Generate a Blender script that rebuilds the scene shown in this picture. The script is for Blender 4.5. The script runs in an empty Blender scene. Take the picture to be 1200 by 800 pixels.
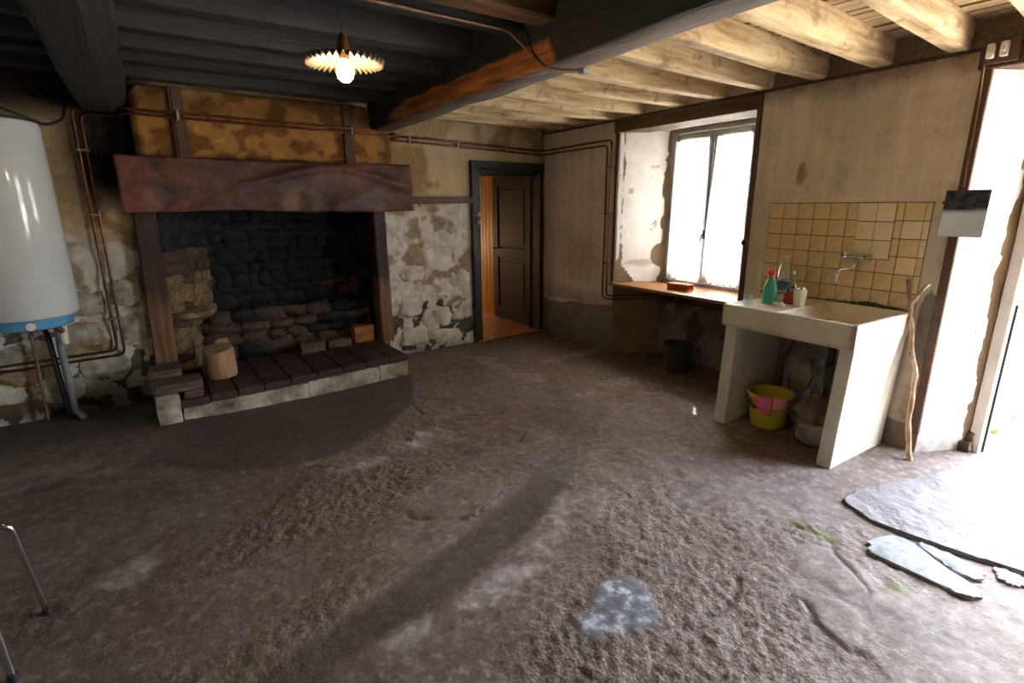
import bpy, bmesh, math, random
import numpy as np
from mathutils import Vector, Matrix, noise as mnoise

random.seed(7)
SC = bpy.context.scene
COL = SC.collection
PI = math.pi

# ------------------------------------------------------------------ camera
cam_d = bpy.data.cameras.new('camera')
cam = bpy.data.objects.new('camera', cam_d); COL.objects.link(cam)
cam_d.sensor_width = 36.0
cam_d.lens = 610.74 / 1200 * 36.0
cam_d.clip_start = 0.02
_pt, _yw, _rl = [math.radians(a) for a in (14.752, 35.544, -0.485)]
_fw = Vector((math.sin(_yw) * math.cos(_pt), math.cos(_yw) * math.cos(_pt), -math.sin(_pt)))
_rt = Vector((math.cos(_yw), -math.sin(_yw), 0)); _up = _rt.cross(_fw)
_r2 = _rt * math.cos(_rl) + _up * math.sin(_rl); _u2 = -_rt * math.sin(_rl) + _up * math.cos(_rl)
cam.matrix_world = Matrix(((_r2.x, _u2.x, -_fw.x, 0), (_r2.y, _u2.y, -_fw.y, 0), (_r2.z, _u2.z, -_fw.z, 1.55), (0, 0, 0, 1)))
SC.camera = cam

# ------------------------------------------------------------------ sky, sun, exposure
world = bpy.data.worlds.new('sky'); SC.world = world
world.use_nodes = True
_nt = world.node_tree
_bg = _nt.nodes['Background']
_sky = _nt.nodes.new('ShaderNodeTexSky')
_sky.sky_type = 'NISHITA'; _sky.sun_disc = False
_sky.sun_elevation = math.radians(54); _sky.sun_rotation = math.radians(53)
_sky.dust_density = 3.0; _sky.air_density = 1.0
_hs = _nt.nodes.new('ShaderNodeHueSaturation'); _hs.inputs['Saturation'].default_value = 0.55
_nt.links.new(_sky.outputs[0], _hs.inputs['Color'])
_nt.links.new(_hs.outputs[0], _bg.inputs['Color'])
_bg.inputs['Strength'].default_value = 1.1
sun_d = bpy.data.lights.new('sun', 'SUN'); sun_d.energy = 9.0; sun_d.angle = math.radians(0.6)
sun_d.color = (1.0, 0.98, 0.95)
sun = bpy.data.objects.new('sun', sun_d); COL.objects.link(sun)
sun.rotation_euler = Vector((-0.919, -0.70, -1.63)).to_track_quat('-Z', 'Y').to_euler()
sun.location = (8, 8, 12)

SC.view_settings.view_transform = 'Standard'
SC.view_settings.look = 'None'
SC.view_settings.gamma = 1.0
SC.view_settings.use_curve_mapping = False
SC.view_settings.exposure = 2.72
try:
    SC.cycles.use_denoising = True
    SC.cycles.max_bounces = 10
    SC.cycles.diffuse_bounces = 7
    SC.cycles.glossy_bounces = 4
    SC.cycles.transparent_max_bounces = 12
    SC.cycles.sample_clamp_indirect = 8.0
    SC.cycles.caustics_reflective = False
    SC.cycles.caustics_refractive = False
except Exception:
    pass

# ------------------------------------------------------------------ frames
OX, OY = 4.06, 5.05
TH = -math.atan(0.054)
M_W = Matrix.Identity(4)
M_R = Matrix.Translation((OX, OY, 0)) @ Matrix.Rotation(TH, 4, 'Z')     # frame of the right wall: x = into the wall, y = -distance from the corner
FRAME = {}                                                             # object name -> (frame, base)


def portal(name, M, loc, w, h):
    """Importance-sampling hint at a real opening (emits nothing itself)."""
    l = bpy.data.lights.new(name, 'AREA'); l.shape = 'RECTANGLE'; l.size = w; l.size_y = h
    l.cycles.is_portal = True
    o = bpy.data.objects.new(name, l); COL.objects.link(o)
    rot = Vector((-1, 0, 0)).to_track_quat('-Z', 'Y').to_matrix().to_4x4()
    o.matrix_world = M @ Matrix.Translation(loc) @ rot


portal('door_portal', M_R, (0.42, -4.95, 1.1), 1.5, 2.3)
portal('window_portal', M_R, (0.60, -2.03, 1.45), 1.0, 1.5)


def smooth(a, b, x):
    t = np.clip((x - a) / (b - a), 0, 1)
    return t * t * (3 - 2 * t)


def vn(x, y, seed=0):
    """2-D value noise in 0..1 (numpy)."""
    x = np.asarray(x, float); y = np.asarray(y, float)
    xi = np.floor(x).astype(np.int64); yi = np.floor(y).astype(np.int64)
    fx = x - xi; fy = y - yi
    fx = fx * fx * (3 - 2 * fx); fy = fy * fy * (3 - 2 * fy)

    def h(a, b):
        n = (a * 374761393 + b * 668265263 + seed * 974634777) & 0xffffffff
        n = ((n ^ (n >> 13)) * 1274126177) & 0xffffffff
        return ((n ^ (n >> 16)) & 0xffff) / 65535.0
    return (h(xi, yi) * (1 - fx) + h(xi + 1, yi) * fx) * (1 - fy) + (h(xi, yi + 1) * (1 - fx) + h(xi + 1, yi + 1) * fx) * fy


def fbm(x, y, seed=0, octv=4):
    s = 0; a = 0.5; t = 0
    for i in range(octv):
        s = s + a * vn(x * 2 ** i, y * 2 ** i, seed + i * 17); t += a; a *= 0.5
    return s / t


def poly_soft(x, y, pts, w):
    """1 inside polygon, 0 outside, soft edge of width w."""
    x = np.asarray(x); y = np.asarray(y)
    inside = np.zeros(x.shape, bool); dist = np.full(x.shape, 1e9)
    n = len(pts)
    for i in range(n):
        (x0, y0), (x1, y1) = pts[i], pts[(i + 1) % n]
        c = ((y0 > y) != (y1 > y)) & (x < (x1 - x0) * (y - y0) / ((y1 - y0) if y1 != y0 else 1e-9) + x0)
        inside ^= c
        dx, dy = x1 - x0, y1 - y0
        t = np.clip(((x - x0) * dx + (y - y0) * dy) / (dx * dx + dy * dy + 1e-12), 0, 1)
        dist = np.minimum(dist, np.hypot(x - x0 - t * dx, y - y0 - t * dy))
    sd = np.where(inside, dist, -dist)
    return smooth(-w, w, sd)


def blob(x, y, cx, cy, rx, ry, rot=0.0, soft=0.35):
    c, s = math.cos(rot), math.sin(rot)
    u = ((x - cx) * c + (y - cy) * s) / rx; v = (-(x - cx) * s + (y - cy) * c) / ry
    return 1 - smooth(1 - soft, 1 + soft, np.sqrt(u * u + v * v))


# ------------------------------------------------------------------ materials
def srgb(r, g, b):
    f = lambda c: (c / 255 / 12.92) if c / 255 <= 0.04045 else ((c / 255 + 0.055) / 1.055) ** 2.4
    return (f(r), f(g), f(b), 1)


MATS = {}


class NT:
    def __init__(s, name):
        s.m = bpy.data.materials.new(name); s.m.use_nodes = True
        s.t = s.m.node_tree; s.b = s.t.nodes['Principled BSDF']; s.out = s.t.nodes['Material Output']

    def n(s, typ, **k):
        nd = s.t.nodes.new(typ)
        for a, v in k.items():
            setattr(nd, a, v)
        return nd

    def l(s, a, b):
        s.t.links.new(a, b)

    def coord(s, scale=(1, 1, 1), kind='Object', rot=(0, 0, 0)):
        tc = s.n('ShaderNodeTexCoord'); mp = s.n('ShaderNodeMapping')
        mp.inputs['Scale'].default_value = scale; mp.inputs['Rotation'].default_value = rot
        s.l(tc.outputs[kind], mp.inputs['Vector']); return mp.outputs[0]

    def noise(s, vec, scale, detail=6, rough=0.6, dist=0.0):
        nd = s.n('ShaderNodeTexNoise'); nd.inputs['Scale'].default_value = scale
        nd.inputs['Detail'].default_value = detail; nd.inputs['Roughness'].default_value = rough
        nd.inputs['Distortion'].default_value = dist
        s.l(vec, nd.inputs['Vector']); return nd.outputs['Fac']

    def voro(s, vec, scale, feature='F1', rnd=1.0):
        nd = s.n('ShaderNodeTexVoronoi'); nd.feature = feature
        nd.inputs['Scale'].default_value = scale; nd.inputs['Randomness'].default_value = rnd
        s.l(vec, nd.inputs['Vector']); return nd.outputs['Distance']

    def ramp(s, fac, stops, interp='LINEAR'):
        nd = s.n('ShaderNodeValToRGB'); cr = nd.color_ramp; cr.interpolation = interp
        while len(cr.elements) < len(stops):
            cr.elements.new(0.5)
        for e, (p, c) in zip(cr.elements, stops):
            e.position = p
            e.color = c if hasattr(c, '__len__') else (c, c, c, 1)
        s.l(fac, nd.inputs['Fac']); return nd.outputs['Color']

    def mix(s, fac, a, b, blend='MIX'):
        nd = s.n('ShaderNodeMix'); nd.data_type = 'RGBA'; nd.blend_type = blend
        for sock, v in ((nd.inputs['Factor'], fac), (nd.inputs['A'], a), (nd.inputs['B'], b)):
            pass
        fi = [i for i in nd.inputs if i.name == 'Factor' and i.type == 'VALUE'][0]
        ai = [i for i in nd.inputs if i.name == 'A' and i.type == 'RGBA'][0]
        bi = [i for i in nd.inputs if i.name == 'B' and i.type == 'RGBA'][0]
        for sock, v in ((fi, fac), (ai, a), (bi, b)):
            if isinstance(v, bpy.types.NodeSocket): s.l(v, sock)
            else: sock.default_value = v
        return [o for o in nd.outputs if o.type == 'RGBA'][0]

    def math(s, op, a, b=0.0, clamp=False):
        nd = s.n('ShaderNodeMath'); nd.operation = op; nd.use_clamp = clamp
        for sock, v in zip(nd.inputs, (a, b)):
            if isinstance(v, bpy.types.NodeSocket): s.l(v, sock)
            else: sock.default_value = v
        return nd.outputs[0]

    def attr(s, name):
        nd = s.n('ShaderNodeAttribute'); nd.attribute_name = name
        sp = s.n('ShaderNodeSeparateColor'); s.l(nd.outputs['Color'], sp.inputs[0])
        return sp.outputs[0], sp.outputs[1], sp.outputs[2], nd.outputs['Alpha']

    def bump(s, h, strength=0.4, dist=0.01, prev=None):
        nd = s.n('ShaderNodeBump'); nd.inputs['Strength'].default_value = strength
        nd.inputs['Distance'].default_value = dist
        s.l(h, nd.inputs['Height'])
        if prev is not None: s.l(prev, nd.inputs['Normal'])
        s.l(nd.outputs[0], s.b.inputs['Normal']); return nd.outputs[0]

    def color(s, c):
        if isinstance(c, bpy.types.NodeSocket): s.l(c, s.b.inputs['Base Color'])
        else: s.b.inputs['Base Color'].default_value = c

    def set(s, **k):
        for a, v in k.items():
            s.b.inputs[a.replace('_', ' ')].default_value = v


def simple(name, stops, scale=8, stretch=(1, 1, 1), rough=0.7, metal=0.0, bump=0.2, bscale=None, bdist=0.004, detail=6, coat=0.0, spec=0.5, dist=0.0):
    t = NT(name)
    v = t.coord(stretch)
    f = t.noise(v, scale, detail, 0.62, dist)
    t.color(t.ramp(f, stops))
    t.set(Roughness=rough, Metallic=metal)
    t.b.inputs['Specular IOR Level'].default_value = spec
    if coat: t.b.inputs['Coat Weight'].default_value = coat
    if bump: t.bump(t.noise(v, bscale or scale * 3, 5, 0.6), bump, bdist)
    MATS[name] = t.m
    return t.m


def glassy(name, tint=(1, 1, 1, 1), gloss=0.10, rough=0.03):
    """thin clear pane: mostly see-through with a sheen"""
    t = NT(name); nt = t.t
    tr = t.n('ShaderNodeBsdfTransparent'); tr.inputs[0].default_value = tint
    gl = t.n('ShaderNodeBsdfGlossy'); gl.inputs['Roughness'].default_value = rough
    mx = t.n('ShaderNodeMixShader'); mx.inputs[0].default_value = gloss
    lw = t.n('ShaderNodeLayerWeight'); lw.inputs[0].default_value = 0.35
    mm = t.math('MULTIPLY_ADD', lw.outputs['Facing'], 0.5); mm.node.inputs[2].default_value = gloss * 0.5
    t.l(mm, mx.inputs[0]); t.l(tr.outputs[0], mx.inputs[1]); t.l(gl.outputs[0], mx.inputs[2])
    t.l(mx.outputs[0], t.out.inputs['Surface'])
    MATS[name] = t.m
    return t.m


def wall_mat(name, paint, soot_dark=srgb(20, 17, 15), lime=srgb(176, 168, 152), cement=srgb(104, 98, 90), stain=srgb(108, 80, 44), dirt=0.5, bump=0.5):
    """plaster; attribute 'wm': R soot, G bare lime / stone, B brown stain, A grey cement"""
    t = NT(name)
    v = t.coord()
    r, g, b, a = t.attr('wm')
    n1 = t.noise(v, 2.2, 8, 0.65); n2 = t.noise(v, 9, 8, 0.7); n3 = t.noise(v, 45, 6, 0.7)
    vs = t.coord((6, 6, 0.7)); streak = t.noise(vs, 1.6, 6, 0.65)
    base = t.ramp(n1, [(0.3, [c * 0.80 for c in paint[:3]] + [1]), (0.55, paint), (0.75, [min(1, c * 1.12) for c in paint[:3]] + [1])])
    dirtm = t.ramp(streak, [(0.35, 1), (0.62, 0)])
    base = t.mix(t.math('MULTIPLY', dirtm, dirt), base, [c * 0.62 for c in paint[:3]] + [1])
    speck = t.ramp(t.noise(v, 26, 3, 0.55), [(0.70, 0), (0.76, 1)])
    base = t.mix(t.math('MULTIPLY', speck, 0.4), base, srgb(70, 52, 32))
    vsp = t.voro(v, 8.0); gsp = t.ramp(t.noise(v, 3.1, 2, 0.5), [(0.50, 0), (0.58, 1)])
    base = t.mix(t.math('MULTIPLY', t.ramp(vsp, [(0.05, 1), (0.09, 0)]), t.math('MULTIPLY', gsp, 0.8)), base, srgb(64, 44, 28))
    limec = t.ramp(n2, [(0.28, [c * 0.36 for c in lime[:3]] + [1]), (0.5, [c * 0.8 for c in lime[:3]] + [1]), (0.68, lime)])
    cemc = t.ramp(n2, [(0.3, [c * 0.62 for c in cement[:3]] + [1]), (0.7, cement)])
    edge = lambda m, w=0.12: t.ramp(t.math('ADD', m, t.math('MULTIPLY', t.math('SUBTRACT', n2, 0.5), 0.7)), [(0.5 - w, 0), (0.5 + w, 1)])
    col = t.mix(edge(g, 0.06), base, limec)
    col = t.mix(edge(a, 0.05), col, cemc)
    stm = t.math('MULTIPLY', edge(b, 0.3), t.ramp(n3, [(0.25, 0.55), (0.6, 1)]))
    col = t.mix(t.math('MULTIPLY', stm, 0.85), col, stain)
    sm = t.math('ADD', r, t.math('MULTIPLY', t.math('SUBTRACT', n2, 0.5), 0.35), True)
    col = t.mix(sm, col, soot_dark)
    t.color(col); t.set(Roughness=0.92); t.b.inputs['Specular IOR Level'].default_value = 0.25
    h = t.math('ADD', t.math('MULTIPLY', n2, 0.7), t.math('MULTIPLY', n3, 0.3))
    h2 = t.math('ADD', h, t.math('MULTIPLY', g, -0.3))
    t.bump(h2, bump, 0.012)
    MATS[name] = t.m
    return t.m


CREAM = srgb(190, 168, 130)
wall_mat('back_plaster', srgb(208, 186, 152), lime=srgb(228, 222, 210), stain=srgb(136, 104, 58), bump=0.8)
wall_mat('right_plaster', srgb(226, 214, 194), cement=srgb(140, 134, 126), stain=srgb(130, 98, 62))
wall_mat('reveal_plaster', srgb(232, 227, 218), cement=srgb(140, 120, 92), stain=srgb(110, 86, 60), dirt=0.2)
wall_mat('plain_plaster', srgb(200, 190, 168), dirt=0.3)
wall_mat('whitewash', srgb(196, 190, 178), dirt=0.15)
wall_mat('hood_plaster', srgb(170, 122, 66), soot_dark=srgb(40, 24, 12), lime=srgb(206, 170, 112), stain=srgb(88, 52, 20), dirt=0.5)
wall_mat('niche_plaster', srgb(160, 148, 128), cement=srgb(140, 132, 120), stain=srgb(60, 48, 36))

# floor
t = NT('earth_floor')
v = t.coord()
R_, G_, B_, A_ = t.attr('fm')
n1 = t.noise(v, 1.3, 8, 0.6); n2 = t.noise(v, 7, 9, 0.7); n3 = t.noise(v, 60, 5, 0.7); n4 = t.noise(v, 20, 6, 0.6)
base = t.ramp(n1, [(0.3, srgb(100, 84, 74)), (0.5, srgb(118, 104, 95)), (0.72, srgb(130, 120, 114))])
base = t.mix(t.math('MULTIPLY', t.ramp(n2, [(0.35, 1), (0.55, 0)]), 0.6), base, srgb(88, 66, 50))
base = t.mix(t.math('MULTIPLY', t.ramp(n4, [(0.52, 0), (0.68, 1)]), 0.5), base, srgb(172, 160, 150))
gr = t.mix(1.0, base, t.ramp(n3, [(0.25, (0.55, 0.52, 0.5, 1)), (0.6, (1.1, 1.1, 1.1, 1))]), 'MULTIPLY')
rg = t.ramp(n3, [(0.30, srgb(64, 48, 38)), (0.5, srgb(108, 92, 80)), (0.72, srgb(160, 148, 138))])
col = t.mix(t.math('MULTIPLY', B_, 0.75), gr, rg)
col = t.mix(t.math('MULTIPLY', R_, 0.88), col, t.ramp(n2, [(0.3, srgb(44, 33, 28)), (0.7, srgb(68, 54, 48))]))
col = t.mix(t.math('MULTIPLY', G_, t.ramp(t.math('ADD', t.math('MULTIPLY', n2, .5), t.math('MULTIPLY', n4, .5)), [(0.38, 0.15), (0.60, 1)])), col, srgb(186, 180, 178))
col = t.mix(t.math('MULTIPLY', A_, t.ramp(n3, [(0.35, 0.3), (0.6, 1)])), col, srgb(96, 100, 44))
Q_, _a, _b, _c = t.attr('fm2')
col = t.mix(t.math('MULTIPLY', Q_, 0.95), col, t.ramp(n4, [(0.36, srgb(84, 86, 90)), (0.52, srgb(112, 116, 122)), (0.66, srgb(190, 196, 204))]))
t.color(col)
t.l(t.ramp(n2, [(0.3, 0.62), (0.7, 0.85)]), t.b.inputs['Roughness'])
t.b.inputs['Specular IOR Level'].default_value = 0.45
vd = t.voro(v, 75)
hh = t.math('ADD', t.math('MULTIPLY', n3, 0.4), t.math('MULTIPLY', t.math('MULTIPLY', B_, t.math('SUBTRACT', 1.0, vd)), 0.6))
nb = t.bump(hh, 0.7, 0.010)
t.bump(n2, 0.35, 0.02, nb)
MATS['earth_floor'] = t.m

simple('slab_stone', [(0.3, srgb(104, 98, 100)), (0.7, srgb(134, 128, 131))], 5, rough=0.7, bump=0.6, bscale=9, bdist=0.05)
simple('pale_stone', [(0.3, srgb(104, 112, 114)), (0.55, srgb(158, 164, 166)), (0.75, srgb(112, 118, 118))], 9, rough=0.75, bump=0.7, bscale=40, bdist=0.006)
simple('grey_patch', [(0.3, srgb(84, 80, 78)), (0.5, srgb(118, 116, 116)), (0.66, srgb(184, 186, 190))], 7, rough=0.7, bump=0.6, bscale=40, bdist=0.004)
simple('brown_patch', [(0.3, srgb(96, 86, 80)), (0.7, srgb(124, 114, 108))], 7, rough=0.8, bump=0.6, bscale=50, bdist=0.004)
simple('soot_stone', [(0.3, srgb(13, 12, 13)), (0.55, srgb(28, 26, 28)), (0.75, srgb(74, 73, 78))], 9, rough=0.75, bump=0.8, bscale=30, bdist=0.008, spec=0.55)
simple('brown_stone', [(0.3, srgb(44, 34, 28)), (0.6, srgb(96, 76, 60)), (0.75, srgb(150, 122, 96))], 8, rough=0.85, bump=0.7, bscale=30, bdist=0.008)
simple('ochre_stone', [(0.3, srgb(66, 50, 32)), (0.5, srgb(128, 104, 66)), (0.7, srgb(150, 138, 114))], 8, rough=0.9, bump=0.7, bscale=30, bdist=0.008)
simple('orange_stone', [(0.3, srgb(44, 26, 16)), (0.7, srgb(116, 70, 40))], 8, rough=0.9, bump=0.6, bscale=30)
simple('whitewashed_stone', [(0.26, srgb(72, 56, 44)), (0.42, srgb(140, 130, 112)), (0.66, srgb(204, 198, 184))], 6, rough=0.9, bump=0.8, bscale=24, bdist=0.012)
simple('lime_block', [(0.28, srgb(126, 112, 84)), (0.42, srgb(190, 182, 164)), (0.62, srgb(226, 220, 208))], 6, rough=0.95, bump=0.8, bscale=24, bdist=0.01)
simple('hearth_tile', [(0.3, srgb(38, 26, 24)), (0.6, srgb(66, 44, 38)), (0.8, srgb(96, 66, 56))], 7, rough=0.65, bump=0.3, bscale=40)
simple('mortar', [(0.3, srgb(20, 18, 17)), (0.7, srgb(40, 35, 32))], 12, rough=0.95, bump=0.4)
simple('black_beam', [(0.3, srgb(10, 10, 10)), (0.6, srgb(20, 18, 18)), (0.8, srgb(40, 32, 29))], 3, (14, 1, 14), rough=0.75, bump=0.6, bscale=3, bdist=0.02)
simple('black_joist', [(0.3, srgb(24, 24, 26)), (0.6, srgb(41, 41, 43)), (0.8, srgb(60, 58, 58))], 3, (1, 14, 14), rough=0.7, bump=0.5, bscale=4, bdist=0.015)
simple('black_board', [(0.3, srgb(24, 22, 22)), (0.7, srgb(52, 48, 46))], 3, (14, 1, 14), rough=0.75, bump=0.4, bscale=4, bdist=0.01)
simple('brown_joist', [(0.3, srgb(70, 46, 28)), (0.7, srgb(130, 94, 62))], 3, (1, 14, 14), rough=0.8, bump=0.5, bscale=4, bdist=0.015)

# main beam: black flank, burnt orange lower stretch, grey-brown underside
t = NT('main_beam_wood'); v = t.coord((9, 0.9, 9)); n1 = t.noise(v, 2.0, 8, 0.65, 0.6); vv = t.coord(); n2 = t.noise(vv, 5, 6, 0.65)
R_, G_, B_, A_ = t.attr('wm')
c = t.ramp(n1, [(0.3, srgb(20, 17, 16)), (0.6, srgb(38, 34, 32)), (0.8, srgb(58, 50, 46))])
rust = t.ramp(n1, [(0.3, srgb(60, 32, 14)), (0.5, srgb(142, 82, 34)), (0.7, srgb(190, 122, 58))])
c = t.mix(t.ramp(t.math('ADD', R_, t.math('SUBTRACT', n2, 0.5)), [(0.4, 0), (0.62, 1)]), c, rust)
und = t.ramp(n1, [(0.3, srgb(54, 45, 40)), (0.5, srgb(88, 74, 63)), (0.7, srgb(122, 103, 86))])
c = t.mix(t.ramp(t.math('ADD', G_, t.math('MULTIPLY', t.math('SUBTRACT', n2, 0.5), 0.5)), [(0.45, 0), (0.6, 1)]), c, und)
t.color(c); t.set(Roughness=0.78); t.bump(n1, 0.7, 0.02); MATS['main_beam_wood'] = t.m

# whitewashed joists and boards
for nm, st in (('cream_joist', (1, 12, 12)), ('cream_board', (12, 1, 12))):
    t = NT(nm); v = t.coord(st); n1 = t.noise(v, 1.6, 7, 0.65, 0.4); vv = t.coord(); n2 = t.noise(vv, 6, 7, 0.7)
    c = t.ramp(n1, [(0.27, srgb(104, 80, 54)), (0.42, srgb(176, 150, 110)), (0.62, srgb(214, 194, 152))])
    wear = t.ramp(n2, [(0.34, 1), (0.46, 0)])
    c = t.mix(t.math('MULTIPLY', wear, 0.65), c, srgb(104, 72, 44))
    if nm == 'cream_board': c = t.mix(0.5, c, srgb(140, 118, 88))
    t.color(c); t.set(Roughness=0.88); t.bump(t.math('ADD', n1, t.math('MULTIPLY', n2, 0.5)), 0.5, 0.012); MATS[nm] = t.m

simple('brown_wood', [(0.3, srgb(52, 34, 24)), (0.6, srgb(88, 60, 42)), (0.8, srgb(118, 84, 58))], 2.5, (12, 12, 1), rough=0.65, bump=0.4, bscale=4, bdist=0.008)
simple('red_brown_paint', [(0.3, srgb(66, 47, 35)), (0.6, srgb(98, 71, 52)), (0.8, srgb(126, 97, 74))], 6, rough=0.6, bump=0.25, bscale=30)
simple('lintel_wood', [(0.3, srgb(56, 40, 26)), (0.6, srgb(104, 78, 50)), (0.8, srgb(134, 106, 72))], 2.5, (12, 1, 12), rough=0.75, bump=0.4, bscale=4, bdist=0.008)
# fireplace posts, charred at the top, bare ochre wood near the foot
t = NT('post_wood'); v = t.coord((12, 12, 1)); n1 = t.noise(v, 2.2, 7, 0.65, 0.3); R_, G_, B_, A_ = t.attr('wm')
c = t.ramp(n1, [(0.3, srgb(40, 26, 22)), (0.7, srgb(72, 48, 40))]); lo = t.ramp(n1, [(0.3, srgb(84, 56, 36)), (0.7, srgb(146, 104, 68))])
t.color(t.mix(R_, c, lo)); t.set(Roughness=0.7); t.bump(n1, 0.4, 0.01); MATS['post_wood'] = t.m
simple('dark_door_paint', [(0.3, srgb(34, 32, 34)), (0.7, srgb(54, 50, 52))], 6, rough=0.55, bump=0.15, bscale=40)
simple('door_leaf_paint', [(0.3, srgb(20, 19, 20)), (0.7, srgb(34, 31, 32))], 6, rough=0.6, bump=0.15, bscale=40)
simple('pine', [(0.3, srgb(176, 128, 66)), (0.6, srgb(206, 160, 92)), (0.8, srgb(222, 180, 112))], 2, (10, 10, 0.8), rough=0.5, bump=0.15)
simple('orange_parquet', [(0.3, srgb(138, 78, 30)), (0.7, srgb(190, 118, 54))], 3, (6, 1, 6), rough=0.35, bump=0.1)
simple('window_paint', [(0.3, srgb(128, 122, 114)), (0.7, srgb(168, 162, 152))], 7, rough=0.6, bump=0.3, bscale=30)
simple('sill_wood', [(0.3, srgb(106, 66, 38)), (0.6, srgb(158, 106, 66)), (0.8, srgb(184, 136, 92))], 2.5, (12, 1.0, 12), rough=0.45, bump=0.2)
simple('terracotta', [(0.3, srgb(150, 70, 40)), (0.7, srgb(196, 104, 66))], 9, rough=0.85, bump=0.3)
simple('heater_enamel', [(0.3, srgb(198, 202, 204)), (0.7, srgb(208, 212, 214))], 4, rough=0.12, bump=0.0)
simple('blue_plastic', [(0.3, srgb(70, 140, 188)), (0.7, srgb(86, 156, 200))], 4, rough=0.4, bump=0.0)
simple('white_plastic', [(0.3, srgb(214, 212, 206)), (0.7, srgb(228, 226, 220))], 6, rough=0.4, bump=0.0)
simple('grey_pvc', [(0.3, srgb(112, 116, 122)), (0.7, srgb(140, 144, 150))], 6, rough=0.5, bump=0.05)
simple('cream_plastic', [(0.3, srgb(206, 200, 176)), (0.7, srgb(222, 216, 196))], 6, rough=0.5, bump=0.1)
simple('black_rubber', [(0.3, srgb(22, 22, 23)), (0.7, srgb(36, 36, 37))], 8, rough=0.6, bump=0.1)
simple('iron', [(0.3, srgb(46, 42, 40)), (0.7, srgb(84, 74, 66))], 20, rough=0.5, metal=0.7, bump=0.2)
simple('copper', [(0.3, srgb(76, 46, 34)), (0.6, srgb(118, 74, 54)), (0.8, srgb(170, 116, 88))], 14, rough=0.32, metal=0.85, bump=0.08)
simple('dull_copper', [(0.3, srgb(98, 72, 54)), (0.7, srgb(150, 116, 88))], 14, rough=0.5, metal=0.5, bump=0.08)
simple('zinc', [(0.3, srgb(150, 152, 152)), (0.7, srgb(196, 198, 198))], 14, rough=0.35, metal=0.9, bump=0.05)
simple('chrome', [(0.3, srgb(208, 210, 212)), (0.7, srgb(226, 228, 230))], 10, rough=0.12, metal=1.0, bump=0.0)
simple('stoneware', [(0.3, srgb(196, 184, 158)), (0.6, srgb(218, 210, 190)), (0.8, srgb(226, 220, 204))], 4, rough=0.38, bump=0.08, bscale=30)
simple('panel_paint', [(0.3, srgb(198, 190, 170)), (0.6, srgb(218, 212, 196)), (0.8, srgb(228, 224, 212))], 4, rough=0.6, bump=0.25, bscale=30)
simple('yellow_tile', [(0.3, srgb(208, 182, 126)), (0.6, srgb(222, 198, 144)), (0.8, srgb(228, 207, 160))], 6, rough=0.28, bump=0.04, bscale=12)
simple('cream_tile', [(0.3, srgb(224, 206, 160)), (0.7, srgb(233, 218, 178))], 6, rough=0.28, bump=0.04, bscale=12)
simple('stained_tile', [(0.28, srgb(160, 116, 72)), (0.45, srgb(204, 184, 134)), (0.8, srgb(222, 208, 160))], 8, rough=0.35, bump=0.06, bscale=12)
simple('grout', [(0.3, srgb(70, 50, 30)), (0.7, srgb(110, 84, 52))], 20, rough=0.9, bump=0.2)
simple('moss', [(0.3, srgb(44, 56, 18)), (0.7, srgb(92, 104, 40))], 40, rough=0.95, bump=0.6, bscale=120)
simple('cloth_oxblood', [(0.34, srgb(44, 32, 31)), (0.5, srgb(80, 47, 40)), (0.62, srgb(116, 66, 50)), (0.74, srgb(72, 46, 42))], 4.2, (1, 1, 1.3), rough=0.55, bump=0.5, bscale=26, bdist=0.006, dist=0.25, detail=9)
simple('log_wood', [(0.3, srgb(126, 92, 66)), (0.6, srgb(172, 132, 98)), (0.8, srgb(192, 156, 122))], 3, (9, 9, 1), rough=0.8, bump=0.4, bscale=6, bdist=0.006)
simple('log_bark', [(0.3, srgb(74, 56, 40)), (0.7, srgb(130, 104, 78))], 6, (4, 4, 1), rough=0.9, bump=0.6)
simple('log_end', [(0.3, srgb(112, 92, 70)), (0.7, srgb(166, 138, 104))], 9, rough=0.85, bump=0.4)
simple('orange_wood', [(0.3, srgb(120, 76, 40)), (0.7, srgb(188, 124, 68))], 4, (2, 8, 8), rough=0.8, bump=0.3)
simple('grey_timber', [(0.3, srgb(54, 42, 36)), (0.6, srgb(98, 78, 66)), (0.8, srgb(150, 126, 108))], 4, (1.2, 8, 8), rough=0.85, bump=0.6, bscale=9, bdist=0.01)
simple('yellow_plastic', [(0.3, srgb(206, 186, 62)), (0.7, srgb(222, 204, 84))], 5, rough=0.4, bump=0.0)
simple('blue_grip', [(0.3, srgb(30, 48, 70)), (0.7, srgb(46, 66, 92))], 5, rough=0.4, bump=0.0)
simple('pink_cloth', [(0.3, srgb(224, 92, 130)), (0.7, srgb(240, 122, 154))], 12, rough=0.95, bump=0.6, bscale=90, bdist=0.004)
simple('pale_pink_cloth', [(0.3, srgb(222, 122, 146)), (0.7, srgb(240, 164, 180))], 14, rough=0.95, bump=0.6, bscale=90, bdist=0.004)
simple('dark_bucket_plastic', [(0.3, srgb(38, 30, 30)), (0.7, srgb(56, 46, 46))], 7, rough=0.55, bump=0.1)
simple('green_plastic', [(0.3, srgb(46, 150, 122)), (0.7, srgb(70, 178, 148))], 5, rough=0.3, bump=0.0)
simple('red_plastic', [(0.3, srgb(196, 30, 40)), (0.7, srgb(222, 50, 58))], 5, rough=0.3, bump=0.0)
simple('red_soap', [(0.3, srgb(150, 24, 40)), (0.7, srgb(180, 40, 56))], 5, rough=0.15, bump=0.0)
simple('blue_label', [(0.3, srgb(40, 70, 130)), (0.5, srgb(70, 110, 160)), (0.7, srgb(150, 180, 200))], 30, rough=0.5, bump=0.0)
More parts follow.
